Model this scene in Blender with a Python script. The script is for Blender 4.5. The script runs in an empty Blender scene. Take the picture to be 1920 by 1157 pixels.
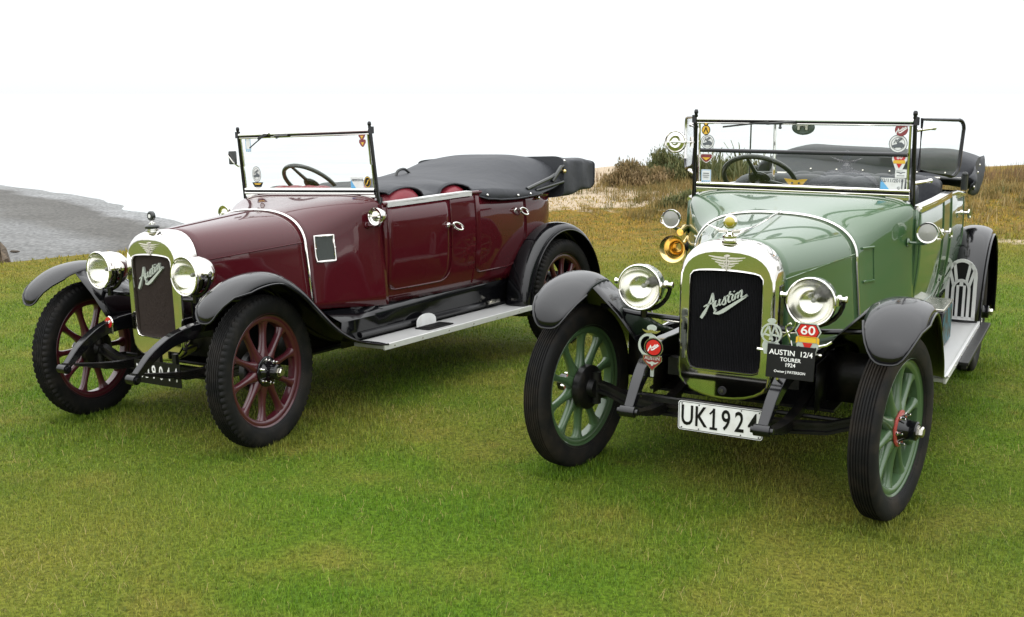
import bpy, math, random
import numpy as np
from mathutils import Matrix, Vector

# ------------------------------------------------------------------ camera, sky, sun, exposure
SC = bpy.context.scene
COL = SC.collection
PI = math.pi
R = math.radians

cam_data = bpy.data.cameras.new('camera')
cam = bpy.data.objects.new('camera', cam_data)
COL.objects.link(cam)
cam.location = (0, 0, 1.72)
cam.rotation_euler = (R(90 - 10.956), 0, 0)
cam_data.sensor_fit = 'HORIZONTAL'
cam_data.sensor_width = 36
cam_data.lens = 36 * 2076.17 / 1920
cam_data.clip_start = 0.05
cam_data.clip_end = 60000
SC.camera = cam

SUN_EL, SUN_AZ = 58, 200          # degrees; azimuth measured clockwise from +Y
world = bpy.data.worlds.new('World')
SC.world = world
world.use_nodes = True
wn, wl = world.node_tree.nodes, world.node_tree.links
wn.clear()
w_out = wn.new('ShaderNodeOutputWorld')
w_bg = wn.new('ShaderNodeBackground')
w_sky = wn.new('ShaderNodeTexSky')
w_sky.sky_type = 'NISHITA'
w_sky.sun_disc = False
w_sky.sun_elevation = R(SUN_EL)
w_sky.sun_rotation = R(SUN_AZ)
w_sky.dust_density = 3.0
w_hs = wn.new('ShaderNodeHueSaturation')
w_hs.inputs['Saturation'].default_value = 0.12
w_mix = wn.new('ShaderNodeMixRGB')          # the overcast layer over the clear sky
w_mix.inputs['Fac'].default_value = 0.9
# standard overcast sky: the zenith is three times as bright as the horizon
w_tc = wn.new('ShaderNodeTexCoord')
w_sep = wn.new('ShaderNodeSeparateXYZ')
wl.new(w_tc.outputs['Generated'], w_sep.inputs[0])
w_max = wn.new('ShaderNodeMath'); w_max.operation = 'MAXIMUM'; w_max.inputs[1].default_value = 0.0
wl.new(w_sep.outputs['Z'], w_max.inputs[0])
w_lum = wn.new('ShaderNodeMath'); w_lum.operation = 'MULTIPLY_ADD'
w_lum.inputs[1].default_value = 2.0 * 8.5
w_lum.inputs[2].default_value = 8.5
wl.new(w_max.outputs[0], w_lum.inputs[0])
w_tint = wn.new('ShaderNodeMixRGB'); w_tint.blend_type = 'MULTIPLY'; w_tint.inputs['Fac'].default_value = 1.0
w_tint.inputs['Color1'].default_value = (0.985, 1.0, 1.015, 1)
wl.new(w_lum.outputs[0], w_tint.inputs['Color2'])
wl.new(w_tint.outputs[0], w_mix.inputs['Color2'])
wl.new(w_sky.outputs[0], w_hs.inputs['Color'])
wl.new(w_hs.outputs[0], w_mix.inputs['Color1'])
wl.new(w_mix.outputs[0], w_bg.inputs['Color'])
w_bg.inputs['Strength'].default_value = 0.12
wl.new(w_bg.outputs[0], w_out.inputs['Surface'])

sun_data = bpy.data.lights.new('sun', 'SUN')
sun_data.energy = 0.6
sun_data.angle = R(150)
sun_data.color = (1.0, 0.965, 0.91)
sun = bpy.data.objects.new('sun', sun_data)
COL.objects.link(sun)
sd = Vector((math.sin(R(SUN_AZ)) * math.cos(R(SUN_EL)), math.cos(R(SUN_AZ)) * math.cos(R(SUN_EL)), math.sin(R(SUN_EL))))
sun.rotation_euler = sd.to_track_quat('Z', 'Y').to_euler()
sun.location = (0, 0, 30)

SC.view_settings.view_transform = 'Standard'
SC.view_settings.look = 'None'
SC.view_settings.gamma = 1
SC.view_settings.exposure = 0.10
SC.render.engine = 'CYCLES'
SC.cycles.max_bounces = 7
SC.cycles.diffuse_bounces = 2
SC.cycles.transparent_max_bounces = 16
SC.cycles.caustics_reflective = False
SC.cycles.caustics_refractive = False

rng = np.random.default_rng(7)
random.seed(7)

# ------------------------------------------------------------------ materials
MATS = {}

def nt(name):
    m = bpy.data.materials.new(name)
    m.use_nodes = True
    n = m.node_tree.nodes
    b = n['Principled BSDF']
    return m, n, m.node_tree.links, b

def pm(name, col, rough=0.5, metal=0.0, coat=0.0, var=0.12, vscale=6.0, bump=0.0, bscale=40.0, rvar=0.08, col2=None, spec=0.5, coat_rough=0.03, patch=None, coat_ior=1.5):
    """a Principled material whose colour, gloss and relief vary with noise in object space"""
    m, n, l, b = nt(name)
    tc = n.new('ShaderNodeTexCoord')
    nz = n.new('ShaderNodeTexNoise')
    nz.inputs['Scale'].default_value = vscale
    nz.inputs['Detail'].default_value = 6
    l.new(tc.outputs['Object'], nz.inputs['Vector'])
    mx = n.new('ShaderNodeMixRGB')
    c1 = [c * (1 - var) for c in col]
    c2 = [min(1, c * (1 + var)) for c in col] if col2 is None else list(col2)
    mx.inputs['Color1'].default_value = (*c1, 1)
    mx.inputs['Color2'].default_value = (*c2, 1)
    if col2 is None:
        l.new(nz.outputs['Fac'], mx.inputs['Fac'])
    else:
        rp = n.new('ShaderNodeValToRGB')
        lo, hi = patch or (0.45, 0.65)
        rp.color_ramp.elements[0].position = lo
        rp.color_ramp.elements[1].position = hi
        l.new(nz.outputs['Fac'], rp.inputs['Fac'])
        l.new(rp.outputs['Color'], mx.inputs['Fac'])
    l.new(mx.outputs[0], b.inputs['Base Color'])
    mr = n.new('ShaderNodeMapRange')
    mr.inputs['To Min'].default_value = max(0.01, rough - rvar)
    mr.inputs['To Max'].default_value = min(1, rough + rvar)
    l.new(nz.outputs['Fac'], mr.inputs['Value'])
    l.new(mr.outputs[0], b.inputs['Roughness'])
    b.inputs['Metallic'].default_value = metal
    b.inputs['Coat Weight'].default_value = coat
    b.inputs['Coat Roughness'].default_value = coat_rough
    b.inputs['Coat IOR'].default_value = coat_ior
    b.inputs['Specular IOR Level'].default_value = spec
    if bump > 0:
        n2 = n.new('ShaderNodeTexNoise')
        n2.inputs['Scale'].default_value = bscale
        n2.inputs['Detail'].default_value = 5
        l.new(tc.outputs['Object'], n2.inputs['Vector'])
        bp = n.new('ShaderNodeBump')
        bp.inputs['Strength'].default_value = bump
        bp.inputs['Distance'].default_value = 0.01
        l.new(n2.outputs['Fac'], bp.inputs['Height'])
        l.new(bp.outputs[0], b.inputs['Normal'])
    MATS[name] = m
    return m

pm('green_paint', (0.038, 0.092, 0.034), 0.30, 0, 1.0, 0.05, 3, rvar=0.06, spec=0.3, bump=0.03, bscale=7, coat_ior=1.65)
pm('maroon_paint', (0.057, 0.0045, 0.0080), 0.28, 0, 1.0, 0.06, 3, rvar=0.06, spec=0.05, bump=0.03, bscale=7, coat_ior=1.45)
pm('green_wheel_paint', (0.052, 0.100, 0.042), 0.35, 0, 0.5, 0.10, 14)
pm('maroon_wheel_paint', (0.054, 0.006, 0.011), 0.35, 0, 0.5, 0.10, 14)
pm('black_paint', (0.004, 0.004, 0.005), 0.12, 0, 0.0, 0.1, 5, rvar=0.05, spec=0.5, bump=0.03, bscale=9)
pm('chassis_black', (0.005, 0.005, 0.005), 0.40, 0, 0.0, 0.2, 14, bump=0.1, bscale=60, col2=(0.012, 0.010, 0.008), spec=0.3)
pm('nickel', (0.82, 0.80, 0.765), 0.07, 1.0, 0, 0.03, 8, rvar=0.03)
pm('nickel_dull', (0.55, 0.53, 0.47), 0.25, 1.0, 0, 0.1, 30, rvar=0.08)
pm('mirror_bowl', (0.86, 0.85, 0.80), 0.13, 1.0, 0, 0.02, 8, rvar=0.03)
pm('aluminium', (0.50, 0.50, 0.49), 0.50, 0.35, 0, 0.08, 25, bump=0.03, bscale=120, rvar=0.10)
pm('aluminium_bright', (0.72, 0.72, 0.71), 0.35, 0.4, 0, 0.05, 25)
pm('brass', (0.78, 0.60, 0.27), 0.16, 1.0, 0, 0.06, 12)
pm('rubber', (0.008, 0.008, 0.008), 0.65, 0, 0, 0.2, 10, bump=0.08, bscale=90, col2=(0.016, 0.014, 0.012), spec=0.18)
pm('rubber_dusty', (0.009, 0.009, 0.009), 0.70, 0, 0, 0.2, 9, bump=0.10, bscale=90, col2=(0.028, 0.022, 0.016), patch=(0.42, 0.75), spec=0.18)
pm('hood_canvas', (0.036, 0.038, 0.043), 0.62, 0, 0, 0.3, 4, bump=0.85, bscale=9, spec=0.35)
pm('black_leather', (0.030, 0.032, 0.038), 0.42, 0, 0, 0.15, 12, bump=0.2, bscale=70)
pm('red_leather', (0.21, 0.018, 0.030), 0.42, 0, 0, 0.12, 12, bump=0.2, bscale=70)
pm('interior_dark', (0.010, 0.010, 0.011), 0.8, 0, 0, 0.2, 12)
pm('core_black', (0.010, 0.010, 0.012), 0.45, 0.2, 0, 0.3, 60, bump=0.3, bscale=220)
pm('core_brown', (0.040, 0.027, 0.022), 0.50, 0.3, 0, 0.3, 60, bump=0.3, bscale=220)
pm('bakelite', (0.012, 0.014, 0.013), 0.30, 0, 0.3, 0.15, 12)
pm('white_enamel', (0.78, 0.79, 0.78), 0.35, 0, 0.2, 0.05, 20, col2=(0.66, 0.66, 0.64))
pm('letter_white', (0.78, 0.78, 0.76), 0.45, 0, 0, 0.05, 30)
pm('plate_black', (0.005, 0.005, 0.005), 0.35, 0, 0.0, 0.2, 20, spec=0.25)
pm('red_enamel', (0.52, 0.016, 0.018), 0.25, 0, 0.6, 0.06, 40)
pm('dark_red_enamel', (0.20, 0.020, 0.022), 0.3, 0, 0.4, 0.1, 40)
pm('hub_red', (0.33, 0.045, 0.035), 0.45, 0, 0.2, 0.12, 40)
pm('yellow_enamel', (0.70, 0.42, 0.03), 0.35, 0, 0.3, 0.06, 40)
pm('emblem_silver', (0.60, 0.57, 0.50), 0.42, 0.25, 0, 0.1, 60)
pm('badge_grey', (0.46, 0.50, 0.45), 0.38, 0.2, 0, 0.12, 60)
pm('sticker_blue', (0.13, 0.40, 0.68), 0.5, 0, 0, 0.1, 60)
pm('sticker_grey', (0.10, 0.11, 0.12), 0.5, 0, 0, 0.1, 60)
pm('mirror_back', (0.10, 0.125, 0.125), 0.35, 0.2, 0.3, 0.1, 30)
pm('vent_mesh', (0.055, 0.062, 0.058), 0.45, 0.5, 0, 0.2, 80, bump=0.4, bscale=260)
pm('map_blue', (0.035, 0.13, 0.17), 0.5, 0, 0.0, 0.1, 14, col2=(0.045, 0.040, 0.025), patch=(0.47, 0.53), spec=0.2)
pm('amber_glass', (0.36, 0.30, 0.02), 0.08, 0, 0.8, 0.1, 40)
pm('frost_glass', (0.30, 0.30, 0.27), 0.22, 0, 0.8, 0.08, 30)
pm('bark', (0.075, 0.060, 0.045), 0.9, 0, 0, 0.3, 30, bump=0.4, bscale=40)

def thin_glass(name, tint=(0.975, 0.985, 0.98), ior=1.5):
    m, n, l, b = nt(name)
    n.remove(b)
    out = n['Material Output']
    tr = n.new('ShaderNodeBsdfTransparent')
    nz = n.new('ShaderNodeTexNoise')
    nz.inputs['Scale'].default_value = 3
    tcn = n.new('ShaderNodeTexCoord')
    l.new(tcn.outputs['Object'], nz.inputs['Vector'])
    mc = n.new('ShaderNodeMixRGB')
    mc.inputs['Color1'].default_value = (*tint, 1)
    mc.inputs['Color2'].default_value = (*[t * 0.985 for t in tint], 1)
    l.new(nz.outputs['Fac'], mc.inputs['Fac'])
    l.new(mc.outputs[0], tr.inputs['Color'])
    gl = n.new('ShaderNodeBsdfGlossy')
    gl.inputs['Roughness'].default_value = 0.01
    lw = n.new('ShaderNodeLayerWeight')            # Schlick's curve, alike from both sides of the pane
    lw.inputs['Blend'].default_value = 0.5
    pw = n.new('ShaderNodeMath'); pw.operation = 'POWER'; pw.inputs[1].default_value = 5
    l.new(lw.outputs['Facing'], pw.inputs[0])
    fr = n.new('ShaderNodeMath'); fr.operation = 'MULTIPLY_ADD'; fr.inputs[1].default_value = 0.93; fr.inputs[2].default_value = 0.04
    l.new(pw.outputs[0], fr.inputs[0])
    mx = n.new('ShaderNodeMixShader')
    l.new(fr.outputs[0], mx.inputs['Fac'])
    l.new(tr.outputs[0], mx.inputs[1])
    l.new(gl.outputs[0], mx.inputs[2])
    l.new(mx.outputs[0], out.inputs['Surface'])
    MATS[name] = m
    return m

thin_glass('glass')
thin_glass('lens_glass', (0.97, 0.975, 0.95))

def world_noise(n, l, scale, detail=5, offset=(0, 0, 0), stretch=(1, 1, 1)):
    g = n.new('ShaderNodeNewGeometry')
    mp = n.new('ShaderNodeMapping')
    mp.inputs['Location'].default_value = offset
    mp.inputs['Scale'].default_value = stretch
    l.new(g.outputs['Position'], mp.inputs['Vector'])
    z = n.new('ShaderNodeTexNoise')
    z.inputs['Scale'].default_value = scale
    z.inputs['Detail'].default_value = detail
    l.new(mp.outputs[0], z.inputs['Vector'])
    return z.outputs['Fac']

def ramp(n, l, fac, stops):
    r = n.new('ShaderNodeValToRGB')
    e = r.color_ramp.elements
    while len(e) > 1:
        e.remove(e[-1])
    for i, (p, c) in enumerate(stops):
        if i == 0:
            e[0].position, e[0].color = p, (*c, 1) if len(c) == 3 else c
        else:
            k = e.new(p)
            k.color = (*c, 1)
    l.new(fac, r.inputs['Fac'])
    return r.outputs['Color']

def mixc(n, l, fac, a, b, mode='MIX'):
    m = n.new('ShaderNodeMixRGB')
    m.blend_type = mode
    for sock, v in ((m.inputs['Fac'], fac), (m.inputs['Color1'], a), (m.inputs['Color2'], b)):
        if isinstance(v, (int, float)):
            sock.default_value = v
        elif isinstance(v, tuple):
            sock.default_value = (*v, 1)
        else:
            l.new(v, sock)
    return m.outputs[0]

def grey(n, l, c):
    q = n.new('ShaderNodeRGBToBW')
    l.new(c, q.inputs[0])
    return q.outputs[0]

def smooth_mask(n, l, fac, lo, hi):
    mr = n.new('ShaderNodeMapRange')
    mr.interpolation_type = 'SMOOTHSTEP'
    mr.inputs['From Min'].default_value = lo
    mr.inputs['From Max'].default_value = hi
    l.new(fac, mr.inputs['Value'])
    return mr.outputs[0]

def lawn_colour(n, l):
    """the lawn's own patches: lush green, dull green, straw; drier far out"""
    big = world_noise(n, l, 0.55, 4)
    mid = world_noise(n, l, 1.7, 4, (5, 3, 0))
    small = world_noise(n, l, 7.0, 3, (1, 9, 0))
    c = ramp(n, l, big, [(0.34, (0.225, 0.222, 0.040)), (0.44, (0.176, 0.208, 0.032)), (0.54, (0.130, 0.200, 0.022)), (0.66, (0.094, 0.188, 0.012))])
    c2 = ramp(n, l, mid, [(0.32, (0.265, 0.225, 0.055)), (0.44, (0.172, 0.198, 0.032)), (0.60, (0.100, 0.182, 0.014))])
    c = mixc(n, l, 0.45, c, c2)
    straw = smooth_mask(n, l, small, 0.60, 0.78)
    sm = n.new('ShaderNodeMath'); sm.operation = 'MULTIPLY'; sm.inputs[1].default_value = 0.35
    l.new(straw, sm.inputs[0])
    c = mixc(n, l, sm.outputs[0], c, (0.30, 0.24, 0.07))
    # where the sprinklers reach it is lush, where the soil is thin it is straw
    def spot(px, py, rad, col, amt):
        g_ = n.new('ShaderNodeNewGeometry'); d_ = n.new('ShaderNodeVectorMath'); d_.operation = 'DISTANCE'
        fl = n.new('ShaderNodeVectorMath'); fl.operation = 'MULTIPLY'; fl.inputs[1].default_value = (1, 1, 0)
        l.new(g_.outputs['Position'], fl.inputs[0]); l.new(fl.outputs[0], d_.inputs[0]); d_.inputs[1].default_value = (px, py, 0)
        a_ = n.new('ShaderNodeMath'); a_.operation = 'MULTIPLY_ADD'; l.new(mid, a_.inputs[0]); a_.inputs[1].default_value = -rad * 2.2; l.new(d_.outputs['Value'], a_.inputs[2])
        k_ = smooth_mask(n, l, a_.outputs[0], rad * .1, -rad * 1.0)
        q_ = n.new('ShaderNodeMath'); q_.operation = 'MULTIPLY'; q_.inputs[1].default_value = amt; l.new(k_, q_.inputs[0])
        return mixc(n, l, q_.outputs[0], c, col)
    c = spot(-0.45, 4.15, 1.3, (0.080, 0.195, 0.008), 0.62)
    c = spot(-2.6, 7.9, 1.2, (0.100, 0.190, 0.012), 0.45)
    c = spot(2.3, 4.9, 0.9, (0.110, 0.190, 0.014), 0.45)
    c = spot(-1.95, 4.1, 0.9, (0.300, 0.235, 0.060), 0.35)
    c = spot(1.3, 3.75, 0.5, (0.300, 0.230, 0.060), 0.3)
    # dry turf towards the dunes
    g = n.new('ShaderNodeNewGeometry')
    sp = n.new('ShaderNodeSeparateXYZ')
    l.new(g.outputs['Position'], sp.inputs[0])
    ad = n.new('ShaderNodeMath'); ad.operation = 'MULTIPLY_ADD'
    l.new(mid, ad.inputs[0]); ad.inputs[1].default_value = 5.0
    l.new(sp.outputs['Y'], ad.inputs[2])
    dry = smooth_mask(n, l, ad.outputs[0], 12.5, 18.5)
    dc = ramp(n, l, small, [(0.30, (0.34, 0.215, 0.045)), (0.52, (0.26, 0.190, 0.035)), (0.70, (0.15, 0.165, 0.026))])
    return mixc(n, l, dry, c, dc)

def make_lawn_mats():
    m, n, l, b = nt('lawn_soil')
    c = lawn_colour(n, l)
    fine = world_noise(n, l, 60, 4)
    thatch = ramp(n, l, fine, [(0.35, (0.25, 0.22, 0.18)), (0.65, (0.8, 0.72, 0.6))])
    c = mixc(n, l, 0.85, c, thatch, 'MULTIPLY')
    # sand of the dune
    g = n.new('ShaderNodeNewGeometry')
    at = n.new('ShaderNodeAttribute'); at.attribute_name = 'sand'
    sn = world_noise(n, l, 2.2, 6, (2, 2, 0))
    ad = n.new('ShaderNodeMath'); ad.operation = 'ADD'
    l.new(at.outputs['Fac'], ad.inputs[0]); l.new(sn, ad.inputs[1])
    sm = smooth_mask(n, l, ad.outputs[0], 0.92, 1.10)
    sand = ramp(n, l, fine, [(0.3, (0.30, 0.235, 0.16)), (0.7, (0.47, 0.385, 0.285))])
    c = mixc(n, l, sm, c, sand)
    # bare earth of the cliff face
    ea = n.new('ShaderNodeAttribute'); ea.attribute_name = 'earth'
    earth = ramp(n, l, world_noise(n, l, 4, 8), [(0.3, (0.05, 0.035, 0.022)), (0.7, (0.16, 0.115, 0.07))])
    c = mixc(n, l, ea.outputs['Fac'], c, earth)
    l.new(c, b.inputs['Base Color'])
    b.inputs['Roughness'].default_value = 0.95
    b.inputs['Specular IOR Level'].default_value = 0.1
    bp = n.new('ShaderNodeBump'); bp.inputs['Strength'].default_value = 0.6; bp.inputs['Distance'].default_value = 0.02
    l.new(fine, bp.inputs['Height']); l.new(bp.outputs[0], b.inputs['Normal'])
    MATS['lawn_soil'] = m

    m, n, l, b = nt('grass_blade')
    c = lawn_colour(n, l)
    at = n.new('ShaderNodeAttribute'); at.attribute_name = 'tone'
    v = ramp(n, l, at.outputs['Fac'], [(0.0, (0.46, 0.54, 0.46)), (0.45, (1.05, 1.08, 1.02)), (0.80, (1.62, 1.52, 1.2)), (0.90, (1.7, 1.58, 1.2))])
    c = mixc(n, l, 1.0, c, v, 'MULTIPLY')
    st = smooth_mask(n, l, at.outputs['Fac'], 0.86, 0.90)
    c = mixc(n, l, st, c, (0.36, 0.29, 0.11))
    l.new(c, b.inputs['Base Color'])
    b.inputs['Roughness'].default_value = 0.55
    b.inputs['Specular IOR Level'].default_value = 0.25
    tl = n.new('ShaderNodeBsdfTranslucent')
    l.new(c, tl.inputs['Color'])
    ms = n.new('ShaderNodeMixShader'); ms.inputs['Fac'].default_value = 0.35
    l.new(b.outputs[0], ms.inputs[1]); l.new(tl.outputs[0], ms.inputs[2])
    l.new(ms.outputs[0], n['Material Output'].inputs['Surface'])
    MATS['grass_blade'] = m

    def leafy(name, stops, trans=0.3):
        m, n, l, b = nt(name)
        at = n.new('ShaderNodeAttribute'); at.attribute_name = 'tone'
        c = ramp(n, l, at.outputs['Fac'], stops)
        nz = world_noise(n, l, 2.5, 4)
        c = mixc(n, l, 0.5, c, ramp(n, l, nz, [(0.3, (0.6, 0.6, 0.6)), (0.7, (1.4, 1.3, 1.2))]), 'MULTIPLY')
        l.new(c, b.inputs['Base Color'])
        b.inputs['Roughness'].default_value = 0.65
        b.inputs['Specular IOR Level'].default_value = 0.2
        tl = n.new('ShaderNodeBsdfTranslucent'); l.new(c, tl.inputs['Color'])
        ms = n.new('ShaderNodeMixShader'); ms.inputs['Fac'].default_value = trans
        l.new(b.outputs[0], ms.inputs[1]); l.new(tl.outputs[0], ms.inputs[2])
        l.new(ms.outputs[0], n['Material Output'].inputs['Surface'])
        MATS[name] = m
    leafy('dune_grass', [(0.0, (0.10, 0.11, 0.035)), (0.35, (0.19, 0.15, 0.055)), (0.7, (0.29, 0.205, 0.07)), (1.0, (0.36, 0.29, 0.15))])
    leafy('heath_stems', [(0.0, (0.10, 0.10, 0.04)), (0.4, (0.18, 0.125, 0.065)), (0.75, (0.24, 0.15, 0.08)), (1.0, (0.15, 0.09, 0.07))])
    leafy('brown_shrub', [(0.0, (0.085, 0.085, 0.035)), (0.5, (0.19, 0.145, 0.065)), (1.0, (0.33, 0.24, 0.13))])
    leafy('green_shrub', [(0.0, (0.065, 0.085, 0.035)), (0.5, (0.115, 0.135, 0.055)), (1.0, (0.22, 0.20, 0.085))])
    leafy('flax_leaf', [(0.0, (0.10, 0.125, 0.065)), (0.5, (0.155, 0.175, 0.09)), (1.0, (0.27, 0.26, 0.14))])

make_lawn_mats()

def make_beach_mats():
    m, n, l, b = nt('shingle')
    at = n.new('ShaderNodeAttribute'); at.attribute_name = 'inland'      # metres from the water line
    wob = world_noise(n, l, 0.05, 5)
    ad = n.new('ShaderNodeMath'); ad.operation = 'MULTIPLY_ADD'
    l.new(wob, ad.inputs[0]); ad.inputs[1].default_value = 16.0; l.new(at.outputs['Fac'], ad.inputs[2])
    dv = n.new('ShaderNodeMath'); dv.operation = 'DIVIDE'; dv.inputs[1].default_value = 80.0
    l.new(ad.outputs[0], dv.inputs[0])
    c = ramp(n, l, dv.outputs[0], [(0.09, (0.25, 0.26, 0.265)), (0.125, (0.22, 0.225, 0.23)), (0.145, (0.085, 0.082, 0.075)), (0.23, (0.095, 0.092, 0.084)),
                                   (0.26, (0.165, 0.168, 0.168)), (0.36, (0.175, 0.178, 0.178)), (0.46, (0.135, 0.135, 0.132)), (0.56, (0.180, 0.183, 0.185)), (0.75, (0.175, 0.178, 0.18))])
    st = world_noise(n, l, 0.22, 5, (3, 1, 0), (0.8, 1.1, 1))
    c = mixc(n, l, 0.6, c, ramp(n, l, st, [(0.35, (0.70, 0.69, 0.66)), (0.6, (1.10, 1.10, 1.10))]), 'MULTIPLY')
    sp = world_noise(n, l, 4.5, 8, (0, 0, 0), (1.0, 0.45, 1))
    c = mixc(n, l, 0.8, c, ramp(n, l, sp, [(0.32, (0.30, 0.295, 0.28)), (0.5, (0.72, 0.71, 0.69)), (0.70, (1.15, 1.13, 1.10))]), 'MULTIPLY')
    l.new(c, b.inputs['Base Color'])
    b.inputs['Roughness'].default_value = 0.85
    bp = n.new('ShaderNodeBump'); bp.inputs['Strength'].default_value = 0.5; bp.inputs['Distance'].default_value = 0.2
    l.new(sp, bp.inputs['Height']); l.new(bp.outputs[0], b.inputs['Normal'])
    MATS['shingle'] = m
    m, n, l, b = nt('sea_water')
    b.inputs['Base Color'].default_value = (0.30, 0.36, 0.36, 1)
    b.inputs['Roughness'].default_value = 0.12
    b.inputs['Specular IOR Level'].default_value = 1.0
    b.inputs['IOR'].default_value = 1.8
    wv = world_noise(n, l, 0.12, 6, (0, 0, 0), (0.5, 1.8, 1))
    c = ramp(n, l, wv, [(0.3, (0.34, 0.40, 0.40)), (0.7, (0.50, 0.54, 0.54))])
    l.new(c, b.inputs['Base Color'])
    bp = n.new('ShaderNodeBump'); bp.inputs['Strength'].default_value = 0.05; bp.inputs['Distance'].default_value = 0.3
    l.new(wv, bp.inputs['Height']); l.new(bp.outputs[0], b.inputs['Normal'])
    MATS['sea_water'] = m
    m, n, l, b = nt('earth_bank')
    e = ramp(n, l, world_noise(n, l, 6, 8), [(0.3, (0.045, 0.034, 0.022)), (0.7, (0.17, 0.125, 0.08))])
    l.new(e, b.inputs['Base Color'])
    b.inputs['Roughness'].default_value = 0.95
    bp = n.new('ShaderNodeBump'); bp.inputs['Strength'].default_value = 0.9; bp.inputs['Distance'].default_value = 0.06
    l.new(world_noise(n, l, 14, 8), bp.inputs['Height']); l.new(bp.outputs[0], b.inputs['Normal'])
    MATS['earth_bank'] = m
make_beach_mats()

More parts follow.
